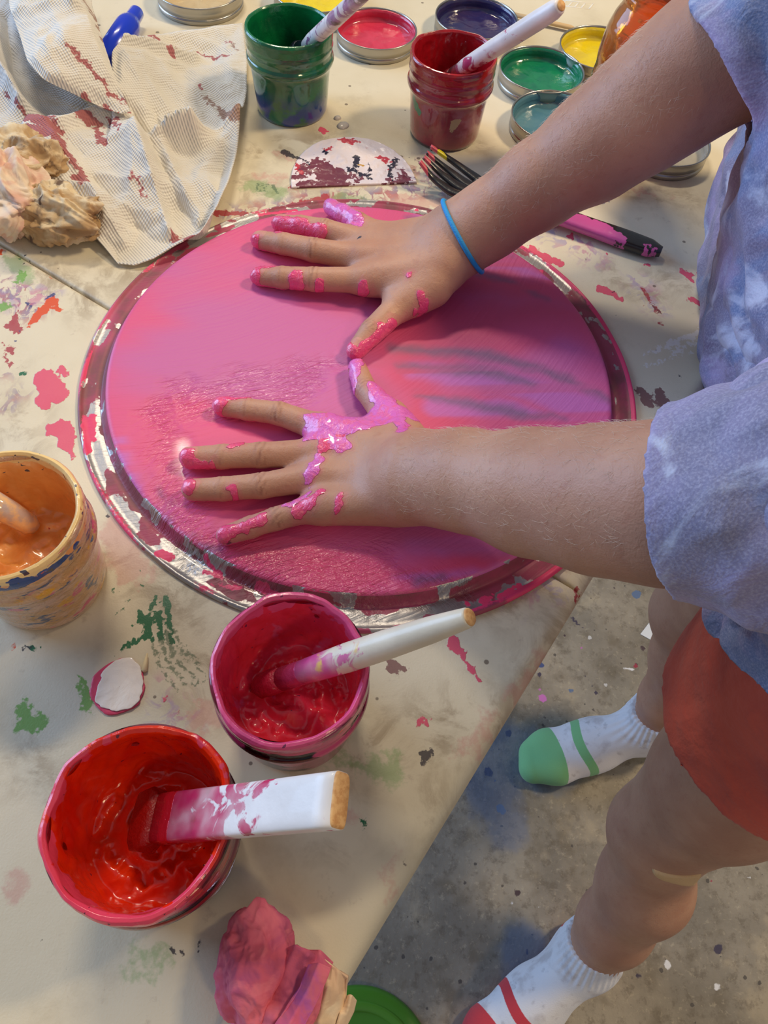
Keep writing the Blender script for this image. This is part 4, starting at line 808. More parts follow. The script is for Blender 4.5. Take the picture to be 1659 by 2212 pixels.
def build_rags():
    c = P(85, 445, .014); o = thing('crumpled_rag', (c[0], c[1], TZ), 'balled up dirty rag with brown and pink stains at the left edge', 'rag')
    mt = rag_mat('stained_rag', (216, 198, 164), (178, 146, 104), (104, 84, 68), (.56, .66)); mt2 = rag_mat('pink_rag', (222, 202, 178), (212, 168, 148), (120, 96, 80), (.62, .72))
    V1 = crumple(P(120, 462, .015), (.036, .022, .020), 3, .26, 1.5, -.2); V2 = crumple(P(20, 420, .018), (.030, .038, .026), 8, .26, 1.5, .3)
    V3 = crumple(P(60, 350, .022), (.030, .026, .022), 15, .24, 1.6)
    n = len(V1); V = np.concatenate([V1, V2, V3]); V[:, 2] = np.maximum(V[:, 2], TZ + .0005)
    Fs = np.concatenate([ICO[1], ICO[1] + n, ICO[1] + 2 * n]); mi = np.r_[np.zeros(len(ICO[1])), np.ones(len(ICO[1])), np.zeros(len(ICO[1]))]
    mesh('rag_cloth', V, Fs, [mt, mt2], o, mi=mi)
    # pink stained crumpled towel at the near edge
    c = P(640, 2130); o = thing('crumpled_paper_towel', c, 'twisted paper towel soaked pink with a cream end, on the near table edge', 'paper towel')
    pm = rag_mat('pink_soaked_paper', (206, 92, 116), (186, 84, 120), (216, 110, 128)); lm = rag_mat('lilac_soaked_paper', (214, 96, 130), (190, 96, 170), (216, 110, 128)); cm = rag_mat('cream_paper', (238, 214, 180), (226, 196, 160), (214, 180, 148))
    ax = P(550, 2092, .014); Vb = crumple(ax, (.0165, .0230, .0155), 22, .10, 1.6, .2, .5)
    nb = len(Vb); vv = [Vb]; ff = [ICO[1]]; 
    mesh('balled_end', np.maximum(Vb, [-9, -9, TZ + .0005]), ICO[1], pm, o)
    def strip(mt, *a, amp=.004, seed=1, name='folded_strip'):
        S, F_, uv = coons(*a, n=90, m=90); q = fold(S, amp, 45, seed, .05); q[:, 2] = np.maximum(q[:, 2], TZ + .001)
        ob = mesh(name, q, F_, mt, o); md = ob.modifiers.new('t', 'SOLIDIFY'); md.thickness = .0012; md.offset = 0
    strip(pm, [(612, 2052, .020), (640, 2040, .028), (668, 2054, .026), (690, 2072, .018)], [(690, 2072, .018), (700, 2120, .022), (690, 2180, .020), (660, 2260, .012)],
          [(470, 2260, .004), (560, 2260, .022), (660, 2260, .012)], [(612, 2052, .020), (570, 2110, .014), (528, 2170, .006), (470, 2260, .004)], amp=.006, seed=5)
    strip(lm, [(668, 2085, .028), (690, 2080, .032), (715, 2090, .030)], [(715, 2090, .030), (690, 2150, .030), (650, 2230, .028), (640, 2270, .026)],
          [(560, 2270, .024), (600, 2270, .030), (640, 2270, .026)], [(668, 2085, .028), (650, 2130, .030), (610, 2190, .028), (560, 2270, .024)], amp=.005, seed=6)
    strip(cm, [(660, 2060, .014), (700, 2070, .022), (752, 2110, .018)], [(752, 2110, .018), (748, 2150, .012), (735, 2200, .008), (720, 2270, .004)],
          [(620, 2270, .010), (680, 2270, .020), (720, 2270, .004)], [(660, 2060, .014), (670, 2130, .020), (640, 2200, .014), (620, 2270, .010)], amp=.007, seed=7)
    strip(pm, [(655, 2052, .016), (690, 2052, .022), (718, 2080, .018)], [(718, 2080, .018), (712, 2100, .024)], [(672, 2086, .026), (712, 2100, .024)], [(655, 2052, .016), (672, 2086, .026)], amp=.004, seed=8)
    strip(cm, [(742, 2158, .004), (758, 2148, .014), (768, 2160, .006)], [(768, 2160, .006), (762, 2185, .004), (742, 2225, .003)], [(725, 2225, .010), (742, 2225, .003)], [(742, 2158, .004), (735, 2190, .012), (725, 2225, .010)], amp=.002, seed=9)
build_rags()

# ------------------------------------------------------------------ cut paint-skin pieces and splinter
def blob_piece(name, pts, h, th, mt, label, cat, wob=.0008):
    q = np.array([P(x, y, h) for x, y in pts]); n = len(q); k = 120
    t = np.arange(n + 1); tt = np.linspace(0, n, k, endpoint=False)
    # closed Catmull-like smoothing
    c = np.stack([np.interp(tt, t, np.r_[q[:, i], q[0, i]]) for i in range(3)], -1)
    for _ in range(8): c = (np.roll(c, 1, 0) + 2 * c + np.roll(c, -1, 0)) / 4
    c[:, :2] += wob * fbm(c, 250, 2, 5)[:, None]
    ce = c.mean(0); rows = []
    for s, z in ((1, .0), (1.0, th), (.985, th * 1.15), (.9, th * 1.1), (.6, th), (.3, th), (.01, th)):
        r = ce + (c - ce) * s; r[:, 2] = TZ + h + z + (.0003 * noise(r, 200, 3) if s < .95 else 0); rows.append(r)
    V = np.concatenate(rows); o = mesh(name, V, grid_faces(len(rows), k, True), mt); tag(o, label, cat); return o
blob_piece('paint_chip', [(193, 1495), (203, 1460), (230, 1438), (262, 1422), (290, 1430), (312, 1455), (314, 1490), (300, 1525), (262, 1542), (232, 1547), (208, 1530)], 0, .0011, simple('pink_chip', (216, 70, 104), .35, 0, 150, .0005), 'flat dried pink paint puddle chip under the white paper scrap', 'paint chip')
blob_piece('paper_scrap', [(210, 1490), (222, 1450), (250, 1426), (280, 1421), (305, 1440), (312, 1480), (302, 1512), (285, 1530), (250, 1537), (222, 1530), (206, 1512)], .0014, .0005,
           wet_paint('white_scrap', (240, 230, 218), (232, 220, 208), 40, (214, 206, 150), (.68, .74), .6), 'round white paper scrap lying on a pink paint chip', 'paper scrap')
V, Fs = rod(P(318, 1411, .0022), P(311, 1452, .0012), [(0, .0003), (.5, .0012), (.9, .0017), (1, .0006)], 10)
o = mesh('wood_splinter', V, Fs, simple('splinter', (226, 206, 160), .6)); tag(o, 'pale wooden splinter beside the white paper scrap', 'splinter')

# ------------------------------------------------------------------ things on the floor
def flat_quad(name, pts, th, mt, label, cat):
    b = [G(x, y, .0005) for x, y in pts]; V = b + [p + np.array([0, 0, th]) for p in b]; n = len(b)
    Fs = [tuple(range(n - 1, -1, -1)), tuple(range(n, 2 * n))] + [(i, (i + 1) % n, n + (i + 1) % n, n + i) for i in range(n)]
    o = mesh(name, V, Fs, mt, smooth=False); tag(o, label, cat)
flat_quad('paper_scrap', [(1383, 1370), (1413, 1331), (1455, 1352), (1428, 1395)], .0006, simple('floor_paper', (226, 232, 240), .7), 'small white paper scrap on the concrete floor beside the shorts', 'paper scrap')
c = G(770, 2330, .0)
o = thing('plastic_dish', c, 'round bright green plastic dish on the floor, cut by the bottom edge of the photo', 'dish')
V, Fs = lathe([(.01, 16), (50, 16), (78, 15), (86, 14), (92, 11), (94, 4), (94, 0), (90, 0)], 96, 2)
mesh('dish_shell', V * 1.0 + c, Fs, simple('green_plastic', (70, 130, 34), .35, 0, 60, .0004), o)
V, Fs = lathe([(66, 15.6), (68, 18), (72, 18.4), (76, 18), (78, 15)], 96, 2); mesh('raised_ring', V + c, Fs, simple('green_plastic_ring', (78, 138, 38), .35), o)

# ------------------------------------------------------------------ the person
def smin(a, b, k):
    if k <= 0: return np.minimum(a, b)
    h = np.clip(.5 + .5 * (b - a) / k, 0, 1); return b + (a - b) * h - k * h * (1 - h)
class Prim:
    def __init__(s, a, b, ra, rb, k=.006, n=None, f=1.0):
        s.a = np.array(a, float); s.b = np.array(b, float); s.ra = ra; s.rb = rb; s.k = k
        s.n = None if n is None else np.array(n, float) / np.linalg.norm(n); s.f = f
        s.c = (s.a + s.b) / 2; s.R = np.linalg.norm(s.b - s.a) / 2 + max(ra, rb) * 1.05
    def d(s, p):
        ba = s.b - s.a; L = ba @ ba + 1e-12; t = np.clip((p - s.a) @ ba / L, 0, 1)
        v = p - s.a - t[:, None] * ba
        r = s.ra + (s.rb - s.ra) * t
        if s.n is not None:
            dn = v @ s.n; v = v + (s.f - 1) * dn[:, None] * s.n
            return (np.sqrt((v * v).sum(1)) - r) / (1 + (s.f - 1) * .35)
        return np.sqrt((v * v).sum(1)) - r
def field(prims, p):
    d = np.full(len(p), 1.0)
    for q in prims: d = smin(d, q.d(p), q.k) if q.k > 0 else np.minimum(d, q.d(p))
    return d
def sdf_mesh(prims, h, B=20, extra=None, mod=None):
    lo = np.min([q.c - q.R for q in prims], 0) - .01; hi = np.max([q.c + q.R for q in prims], 0) + .01
    nb = np.ceil((hi - lo) / (B * h)).astype(int); Rb = B * h * .5 * math.sqrt(3) + h
    ar = np.arange(B + 1)
    N = (nb * B + 2).astype(np.int64)
    gid = lambda i, j, k: (i * N[1] + j) * N[2] + k
    keys = []; pos = []; quads = []
    C = np.array([q.c for q in prims]); RR = np.array([q.R for q in prims])
    offs = [(a, b, c) for a in (0, 1) for b in (0, 1) for c in (0, 1)]
    E12 = [(a, b) for a in range(8) for b in range(a + 1, 8) if sum(x != y for x, y in zip(offs[a], offs[b])) == 1]
    for bi in range(nb[0]):
        for bj in range(nb[1]):
            for bk in range(nb[2]):
                o = lo + np.array([bi, bj, bk]) * B * h; cen = o + B * h / 2
                near = np.where(np.linalg.norm(C - cen, axis=1) < RR + Rb + .03)[0]
                if len(near) == 0: continue
                sel = [prims[i] for i in near]
                sel = [q for q in sel if q.d(cen[None])[0] < (Rb + .035) * 1.3]
                if not sel: continue
                d0 = field(sel, cen[None])[0]
                if abs(d0) > Rb * 1.6 + .004: continue
                X, Y, Z = np.meshgrid(o[0] + ar * h, o[1] + ar * h, o[2] + ar * h, indexing='ij')
                pp = np.stack([X, Y, Z], -1).reshape(-1, 3); d = field(sel, pp)
                if mod is not None: d = mod(pp, d)
                S = d.reshape(B + 1, B + 1, B + 1); s = S < 0
                if s.all() or not s.any(): continue
                cs = [S[a:B + a, b:B + b, c:B + c] for a, b, c in offs]; cb = [q < 0 for q in cs]
                tot = sum(q.astype(int) for q in cb); act = (tot > 0) & (tot < 8); I = np.argwhere(act)
                vals = np.stack([q[act] for q in cs], -1); acc = np.zeros((len(I), 3)); cnt = np.zeros(len(I))
                for a, b in E12:
                    va, vb = vals[:, a], vals[:, b]; m_ = (va < 0) != (vb < 0); t = np.where(m_, va / (va - vb + (va == vb)), 0)
                    pt = np.array(offs[a]) + t[:, None] * (np.array(offs[b]) - np.array(offs[a])); acc[m_] += pt[m_]; cnt[m_] += 1
                pos.append(o + (I + acc / cnt[:, None]) * h)
                g = I + np.array([bi, bj, bk]) * B; keys.append(gid(g[:, 0], g[:, 1], g[:, 2]))
                base = np.array([bi, bj, bk]) * B
                for ax in range(3):
                    sl0 = [slice(0, B)] * 3; sl1 = [slice(0, B)] * 3; sl1[ax] = slice(1, B + 1)
                    a_ = s[tuple(sl0)]; b_ = s[tuple(sl1)]; J = np.argwhere(a_ != b_); inv = a_[tuple(J.T)]
                    J = J + base; u = (ax + 1) % 3; v = (ax + 2) % 3
                    eu = np.zeros(3, int); eu[u] = 1; ev = np.zeros(3, int); ev[v] = 1
                    q = np.stack([gid(*(J - eu - ev).T), gid(*(J - ev).T), gid(*J.T), gid(*(J - eu).T)], -1)
                    q[~inv] = q[~inv][:, ::-1]; quads.append(q)
    keys = np.concatenate(keys); pos = np.concatenate(pos); quads = np.concatenate(quads)
    ku, ix = np.unique(keys, return_index=True); pos = pos[ix]
    fi = np.searchsorted(ku, quads); fi = np.clip(fi, 0, len(ku) - 1); ok = (ku[fi] == quads).all(1)
    return pos, fi[ok]
def vnormals(V, Fq):
    n = np.cross(V[Fq[:, 2]] - V[Fq[:, 0]], V[Fq[:, 3]] - V[Fq[:, 1]]); N = np.zeros_like(V)
    for k in range(4):
        for c in range(3): N[:, c] += np.bincount(Fq[:, k], n[:, c], len(V))
    return N / (np.linalg.norm(N, axis=1)[:, None] + 1e-12)

ZT = PH; MM = .001
def FP(x, y, r, lift=0): return P(x, y, ZT + r * MM - .0004 + lift * MM)     # finger joint resting on the pan
def chain(pts, k0=.006, k=.002):
    out = []
    for i in range(len(pts) - 1):
        a, b = pts[i], pts[i + 1]
        out.append(Prim(FP(*a[:3], *a[3:]), FP(*b[:3], *b[3:]), a[2] * MM, b[2] * MM, k if i else k0))
    return out
prims = []
# palms first, then fingers (each chain starts inside the palm)
def palm(mcs, wr, r0, r1, l0, l1):
    for (a, b) in zip(mcs, wr): prims.append(Prim(FP(a[0], a[1], r0, l0), FP(b[0], b[1], r1, l1), r0 * MM, r1 * MM, .008))
NL = 12
# left hand
LMC = [(700, 928), (690, 978), (690, 1030), (702, 1092)]
palm(LMC, [(870, 985), (872, 1010), (872, 1045), (862, 1078)], 8.6, 11, 3, 9)
prims += [Prim(FP(850, 900, 9, 2), FP(900, 985, 11, 8), .009, .012, .012), Prim(FP(700, 1098, 8, 1), FP(850, 1100, 9.5, 3), .008, .0095, .008),
          Prim(FP(790, 960, 9, 4), FP(870, 960, 11, 8), .009, .011, .010), Prim(FP(800, 930, 8, 2), FP(720, 950, 8, 3), .008, .008, .010)]
LF = [[(700, 928, 8.4, 2.5), (604, 893, 7.1, 3), (535, 884, 6.5, 1.5), (482, 878, 5.9, 0)],
      [(690, 978, 8.4, 3), (565, 983, 7.5, 3), (480, 986, 7.0, 1.5), (412, 989, 6.5, 0)],
      [(690, 1030, 8.4, 3), (565, 1049, 7.3, 3), (480, 1056, 6.8, 1.5), (417, 1058, 6.3, 0)],
      [(705, 1090, 8.0, 2), (597, 1120, 6.5, 2.5), (540, 1139, 6.1, 1), (490, 1156, 5.6, 0)],
      [(868, 945, 11, 4), (832, 892, 9.0, 2), (790, 842, 7.1, 1.5), (773, 798, 6.2, 0.5)]]
for c in LF: prims += chain(c, .007)
# right hand (slightly lifted, sliding)
RMC = [(792, 604), (787, 560), (803, 528), (832, 512)]
palm(RMC, [(955, 572), (960, 545), (962, 515), (958, 498)], 9.6, 11.5, 4, 16)
prims += [Prim(FP(862, 655, 10, 1), FP(962, 590, 12, 10), .010, .013, .012), Prim(FP(900, 630, 10, 1), FP(830, 600, 9, 3), .010, .009, .012)]
RF = [[(800, 606, 9.0, 3.5), (678, 603, 8.0, 3.5), (610, 599, 7.3, 2), (561, 597, 6.2, 0)],
      [(795, 560, 9.2, 4), (678, 540, 8.2, 4.5), (612, 526, 7.4, 2.5), (562, 519, 6.3, 0)],
      [(808, 530, 8.8, 4), (702, 497, 7.8, 5), (650, 487, 7.0, 3), (606, 483, 6.2, 0)],
      [(835, 515, 8.0, 5), (772, 478, 6.8, 8), (742, 462, 6.2, 6), (715, 448, 5.6, 3)],
      [(935, 625, 12, 7), (860, 664, 9.5, 2), (803, 716, 7.9, 1.5), (768, 757, 6.0, 0)]]
for c in RF: prims += chain(c, .007)
HANDN = len(prims)
# forearms: (x, y, depth, radius m)
def limb(pts, k=.012, n=None, f=1.0):
    for a, b in zip(pts[:-1], pts[1:]): prims.append(Prim(a[0], b[0], a[1], b[1], k, n, f))
LW = FP(880, 1028, 20, 4)
LA = [(FP(860, 1030, 19, 1), .0165), (D(905, 1028, .418), .0225), (D(1000, 1036, .402), .0250), (D(1150, 1064, .378), .0295), (D(1300, 1080, .352), .0325), (D(1440, 1088, .330), .0335), (np.array([.180, .178, TZ + .155]), .036), (np.array([.275, .175, TZ + .262]), .044)]
limb(LA[:3], .014, (0.0, -.25, 1), 1.22); limb(LA[2:])
RA = [(FP(955, 535, 19, 8), .0165), (D(1000, 512, .520), .0215), (D(1065, 470, .512), .0228), (D(1160, 402, .498), .0255), (D(1285, 318, .480), .0305), (D(1390, 240, .462), .0335), (D(1483, 169, .448), .0355), (D(1560, 112, .437), .0360), (np.array([.235, .445, TZ + .205]), .040), (np.array([.335, .400, TZ + .262]), .046)]
limb(RA[:3], .014, (0.1, -.45, .9), 1.15); limb(RA[2:])
# torso, neck, head
def pt(x, y, z): return np.array([x, y, z], float)
tor = [(pt(.33, .20, .63), pt(.33, .33, .63), .075, .075, .05), (pt(.325, .215, .74), pt(.335, .335, .74), .072, .072, .05), (pt(.305, .20, .86), pt(.325, .35, .86), .075, .075, .05), (pt(.295, .18, .965), pt(.33, .385, .965), .052, .052, .05)]
for a, b, r1, r2, k in tor: prims.append(Prim(a, b, r1, r2, k))
for s0 in ((pt(.33, .215, .63), pt(.325, .215, .74)), (pt(.33, .325, .63), pt(.335, .335, .74)), (pt(.325, .21, .74), pt(.305, .20, .86)), (pt(.335, .33, .74), pt(.325, .35, .86))): prims.append(Prim(s0[0], s0[1], .072, .072, .05))
prims += [Prim(pt(.305, .28, .97), pt(.265, .285, 1.07), .036, .034, .03), Prim(pt(.245, .288, 1.125), pt(.262, .287, 1.165), .070, .078, .03), Prim(pt(.225, .288, 1.09), pt(.215, .288, 1.08), .040, .034, .03),
          Prim(pt(.178, .289, 1.120), pt(.172, .289, 1.112), .006, .009, .012), Prim(pt(.25, .20, 1.13), pt(.255, .20, 1.155), .008, .012, .006), Prim(pt(.25, .372, 1.13), pt(.255, .372, 1.155), .008, .012, .006)]
# legs and feet
KL, AL = G(1425, 1795, .335), G(1272, 2062, .085); KR, AR = G(1500, 1325, .345), G(1412, 1560, .085)
HL, HR = pt(.336, .205, .60), pt(.375, .335, .60)
def lrp(a, b, t): return a + (b - a) * t
prims += [Prim(HL, lrp(HL, KL, .55), .073, .060, .02), Prim(lrp(HL, KL, .55), KL, .060, .046, .02), Prim(HR, lrp(HR, KR, .5), .075, .058, .03), Prim(lrp(HR, KR, .5), KR, .058, .045, .02)]
calfo = pt(.016, .0, 0)
prims += [Prim(KL, lrp(KL, AL, .38) + calfo, .044, .0445, .02), Prim(lrp(KL, AL, .38) + calfo, lrp(KL, AL, .72) + calfo * .6, .0445, .037, .025), Prim(lrp(KL, AL, .72) + calfo * .6, AL, .037, .030, .025)]
prims += [Prim(KR, lrp(KR, AR, .35) + calfo, .043, .045, .02), Prim(lrp(KR, AR, .35) + calfo, lrp(KR, AR, .75) + calfo * .4, .045, .033, .02), Prim(lrp(KR, AR, .75) + calfo * .4, AR, .033, .028, .02)]
def foot(A, toe, e=0.0):
    d = toe - A; d[2] = 0; L = np.linalg.norm(d); d /= L; s = np.array([-d[1], d[0], 0]); g = lambda t, w_, z: np.array([A[0], A[1], 0]) + d * t + s * w_ + np.array([0, 0, z])
    return [Prim(A, g(-.012, 0, .030), .030 + e, .028 + e, .02), Prim(g(-.016, 0, .028), g(L * .5, 0, .030), .027 + e, .028 + e, .02), Prim(A, g(L * .45, .004, .042), .028 + e, .026 + e, .025),
            Prim(g(L * .4, 0, .034), g(L * .72, .012, .026), .028 + e, .024 + e, .02), Prim(g(L * .4, 0, .030), g(L * .76, -.014, .022), .026 + e, .020 + e, .02), Prim(g(L * .72, .012, .026), g(L - .018, .010, .021), .024 + e, .018 + e, .015), Prim(g(L * .74, -.014, .022), g(L - .024, -.012, .018), .020 + e, .015 + e, .015)]
TR = G(1124, 1648, .03); TL_ = G(1005, 2310, .03)
FR, FL = foot(AR, TR.copy()), foot(AL, TL_.copy()); prims += FR + FL

def knuckles(p, d): return d
BV, BF = sdf_mesh(prims, .0016)
NB = vnormals(BV, BF)
def near_seg(V, a, b):
    ba = b - a; t = np.clip((V - a) @ ba / (ba @ ba), 0, 1); return np.linalg.norm(V - a - t[:, None] * ba, axis=1), t
# knuckle creases, nails
crease = np.zeros(len(BV)); nail = np.full(len(BV), -20.0)
hand_m = BV[:, 0] < .16
for hand in (LF, RF):
    for fi_, c in enumerate(hand):
        J = [FP(*q[:3], *q[3:]) for q in c]
        j = 1 if fi_ < 4 else 2
        for jj, wgt in ((1, 1.0), (2, .6)) if fi_ < 4 else ((2, 1.0),):
            ax = J[jj + 1] - J[jj - 1]; ax /= np.linalg.norm(ax); rel = BV - J[jj]; t = rel @ ax; d = np.linalg.norm(rel - t[:, None] * ax, axis=1)
            m_ = (d < .013) & (np.abs(t) < .008) & (NB[:, 2] > .1)
            crease[m_] += wgt * (np.exp(-(np.abs(t[m_]) / .0045) ** 2) * (.5 + .5 * np.cos(t[m_] / .0026 * 2 * np.pi)))
        ax = J[3] - J[2]; ax[2] = 0; ax /= np.linalg.norm(ax); sd = np.array([-ax[1], ax[0], 0]); rt = c[3][2] * MM
        upn = np.array([0, 0, 1.0])
        if fi_ == 4: upn = np.array([0, 0, 1.0])
        cc = J[3] + ax * rt * .15; rel = BV - cc; a_ = rel @ ax; b_ = rel @ sd; z_ = rel @ upn
        e = 1 - (np.abs(a_ / (rt * .95)) ** 3 + np.abs(b_ / (rt * .72)) ** 3)
        m_ = (z_ > 0) & (np.linalg.norm(rel, axis=1) < rt * 2.2); nail[m_] = np.maximum(nail[m_], e[m_] * 3)
BV = BV - NB * (crease * .0004)[:, None] + NB * (np.clip(nail, 0, .5) * .0007)[:, None]
# paint on the hands
xy = BV[:, :2]
Lh = [(768, 780, 760, 830, 20, 14), (812, 840, 838, 905, 22, 26), (838, 905, 760, 925, 30, 30), (760, 925, 690, 935, 34, 38), (700, 945, 820, 930, 30, 26), (690, 935, 660, 962, 26, 10), (838, 900, 890, 925, 26, 18), (850, 925, 868, 960, 16, 12), (866, 960, 858, 996, 12, 9), (700, 950, 740, 985, 20, 18), (664, 912, 10),
      (690, 1005, 664, 1050, 12, 9), (668, 1072, 612, 1096, 8, 5)]
Lp = [(700, 975, 730, 968, 14, 12), (700, 990, 730, 985, 12, 10), (695, 1080, 672, 1100, 8, 12), (672, 1100, 640, 1116, 14, 12), (738, 1095, 728, 1116, 6, 8), (565, 1128, 545, 1134, 14, 12), (530, 1140, 480, 1152, 12, 14), (520, 968, 498, 975, 9, 9), (420, 1003, 458, 1002, 10, 8), (500, 1062, 506, 1072, 9, 6), (404, 985, 18), (410, 1050, 16), (470, 870, 20), (400, 1000, 14), (455, 866, 545, 862, 8, 4), (520, 1168, 545, 1164, 6, 4)]
Rl = [(705, 432, 735, 470, 18, 20), (730, 462, 775, 500, 22, 14)]
Rp = [(595, 478, 650, 500, 18, 20), (640, 498, 700, 512, 18, 8), (546, 515, 16), (602, 509, 9), (546, 590, 17), (560, 580, 600, 582, 8, 3), (600, 628, 790, 650, 12, 10), (640, 608, 645, 618, 14, 14), (690, 622, 11), (782, 632, 800, 645, 10, 12), (762, 770, 850, 705, 14, 12), (755, 745, 760, 765, 10, 12), (880, 636, 6), (906, 670, 9), (820, 715, 835, 728, 10, 8), (590, 545, 650, 565, 10, 6), (868, 700, 920, 672, 8, 5)]
lh = strokes(xy, Lh, .024, .0025, 160, 41); lp = strokes(xy, Lp, .021, .0018, 200, 42); rl = strokes(xy, Rl, .022, .002, 160, 43); rp = strokes(xy, Rp, .022, .002, 200, 44)
isl = BV[:, 1] < P(760, 775, .02)[1]
lh[~isl] = -50; lp[~isl] = -50; rl[isl] = -50; rp[isl] = -50
hz = BV[:, 2] - TZ - ZT
contact = np.where(hand_m & (hz < .03), (.0038 - hz) * 1000 + 1.6 * fbm(BV, 120, 2, 45), -50)
contact[(BV[:, 0] > .02) & (BV[:, 1] < .3)] -= 3
pnt = np.maximum.reduce([lh, lp, rl, rp, contact]); pnt[BV[:, 2] < TZ] = -50; pnt[~hand_m] = -50
lil = np.where(np.maximum(lh, rl) >= np.maximum.reduce([lp, rp, contact]) - .5, 1.0, 0.0)
pk_ = np.clip(pnt / .8, 0, 1); BV = BV + NB * (pk_ * (.0005 + .0003 * fbm(BV, 260, 2, 5)))[:, None]
marks = strokes(xy, [(770, 533, 778, 531, 2.5, 3), (480, 1162, 510, 1160, 5, 3), (495, 1150, 500, 1148, 2, 2)], .024, .0008, 300, 46); marks[BV[:, 2] < TZ] = -50
def skin_mat():
    m = Mat('skin')
    c = m.mixc(m.ramp(m.noise(24, 4), .3, .7), lin((176, 128, 104)), lin((190, 144, 118)))
    c = m.mixc(m.math('MULTIPLY', m.ramp(m.noise(170, 3, seed=2), .55, .75), .25), c, lin((160, 96, 76)))
    c = m.mixc(m.math('MULTIPLY', m.ramp(m.attr('crease'), .1, 1.0), .45), c, lin((122, 70, 56)))
    c = m.mixc(m.math('MULTIPLY', m.ramp(m.attr('nail'), -.15, .15), .55), c, lin((206, 142, 130)))
    c = m.mixc(m.am('marks', .3, .6, 500), c, lin((46, 44, 56)))
    halo = m.math('MULTIPLY', m.ramp(m.attr('paint'), -3.5, .5), .30); c = m.mixc(halo, c, lin((206, 90, 120)))
    pcol = m.mixc(m.ramp(m.attr('lilac'), .3, .7), lin((228, 74, 124)), lin((220, 104, 184)))
    pcol = m.mixc(m.math('MULTIPLY', m.ramp(m.noise(120, 4, dist=1), .5, .62), .5), pcol, lin((236, 100, 130)))
    mk = m.am('paint', .18, .35, 500)
    c = m.mixc(mk, c, pcol)
    vor = m.n('ShaderNodeTexVoronoi', i_Vector=m.coord(), i_Scale=1100)
    nm = m.bump(vor.outputs['Distance'], .00012, .6); nm = m.bump(m.noise(260, 4, dist=.8), .00045, .7, nm); nm = m.bump(m.math('MULTIPLY', mk, m.noise(220, 4, dist=1)), .0012, 1.0, nm)
    return m.fin(c, m.mixf(mk, .5, .16), None, nm, Subsurface_Weight=m.mixf(mk, .12, 0.0), Subsurface_Radius=(.008, .003, .0015), Subsurface_Scale=1.0, Specular_IOR_Level=m.mixf(mk, .45, .6), Coat_Weight=m.mixf(mk, 0, .6), Coat_Roughness=.08)
PERSON = thing('person', (.34, .27, 0), 'child in a tie-dyed lavender t-shirt and coral shorts pressing both hands onto the painted pan', 'person')
SKIN = skin_mat()
body = mesh('body', BV, BF, SKIN, PERSON, dict(crease=crease, nail=nail, paint=pnt, lilac=lil, marks=marks))

# clothing ----------------------------------------------------------
def off(ps, e, k=None): return [Prim(q.a, q.b, q.ra + e, q.rb + e, q.k if k is None else k, q.n, q.f) for q in ps]
def tie_dye():
    m = Mat('tie_dye_cotton')
    n1 = m.noise(9, 4, dist=1.6, stretch=(1, .7, 1)); n2 = m.noise(12, 4, seed=4, dist=1.2); n3 = m.noise(15, 5, seed=8, dist=1.4)
    c = m.mixc(m.ramp(n1, .40, .60), lin((122, 120, 148)), lin((160, 148, 188)))
    c = m.mixc(m.math('MULTIPLY', m.ramp(n2, .50, .62), .8), c, lin((98, 122, 164)))
    c = m.mixc(m.math('MULTIPLY', m.ramp(n3, .55, .66), .75), c, lin((196, 204, 224)))
    c = m.mixc(m.math('MULTIPLY', m.ramp(m.noise(14, 4, seed=11, dist=1), .56, .68), .8), c, lin((96, 84, 112)))
    c = m.mixc(m.math('MULTIPLY', m.ramp(m.noise(900, 3, (1, 1, 1)), .35, .8), .3), c, lin((210, 210, 230)))
    nm = m.bump(m.noise(900, 3), .0003, .7); nm = m.bump(m.noise(45, 4, dist=.8), .004, .6, nm)
    return m.fin(c, .9, None, nm, Sheen_Weight=.15)
SHIRT = tie_dye()
def halfspace(c, n):
    c = np.array(c); n = np.array(n, float); n /= np.linalg.norm(n); return lambda p: (p - c) @ n
# shirt body
sb = [Prim(pt(.312, .190, .68), pt(.350, .345, .68), .096, .092, .04), Prim(pt(.305, .195, .74), pt(.335, .355, .74), .094, .092, .05), Prim(pt(.295, .205, .80), pt(.310, .395, .80), .092, .098, .05),
      Prim(pt(.285, .20, .90), pt(.288, .412, .90), .082, .092, .05), Prim(pt(.295, .18, .965), pt(.33, .385, .965), .058, .060, .05), Prim(pt(.30, .28, .985), pt(.285, .283, 1.02), .05, .045, .03)]
for a, b in zip(sb[:4], sb[1:5]):
    sb.append(Prim(a.a, b.a, a.ra, b.ra, .05)); sb.append(Prim(a.b, b.b, a.rb, b.rb, .05))
    sb = sb
sb += [Prim(D(1850, 250, .54), D(1815, 420, .545), .066, .070, .05), Prim(D(1815, 420, .545), D(1775, 620, .555), .070, .068, .05)]
hem = halfspace((.25, .25, .740), (.6, -.4, -1)); neck = halfspace((.28, .283, 1.012), (-.3, 0, 1))
inner = off(sb, -.006)
def shirt_mod(p, d):
    return np.maximum(np.maximum(d, -(d + .005)), np.maximum(hem(p), neck(p)))
LSA, LSB = LA[5][0], LA[6][0]; axl = (LA[4][0] - LA[6][0]); axl /= np.linalg.norm(axl)
axr = (RA[4][0] - RA[7][0]); axr /= np.linalg.norm(axr)
lh0 = D(1452, 1088, .318); rh0 = D(1545, 122, .437)
slL = [Prim(lh0 + axl * .03, LA[6][0], .0395, .047, .02), Prim(LA[6][0], LA[7][0], .050, .060, .03)]
slR = [Prim(rh0 + axr * .04, RA[8][0], .0435, .052, .02), Prim(RA[8][0], RA[9][0], .052, .062, .03)]
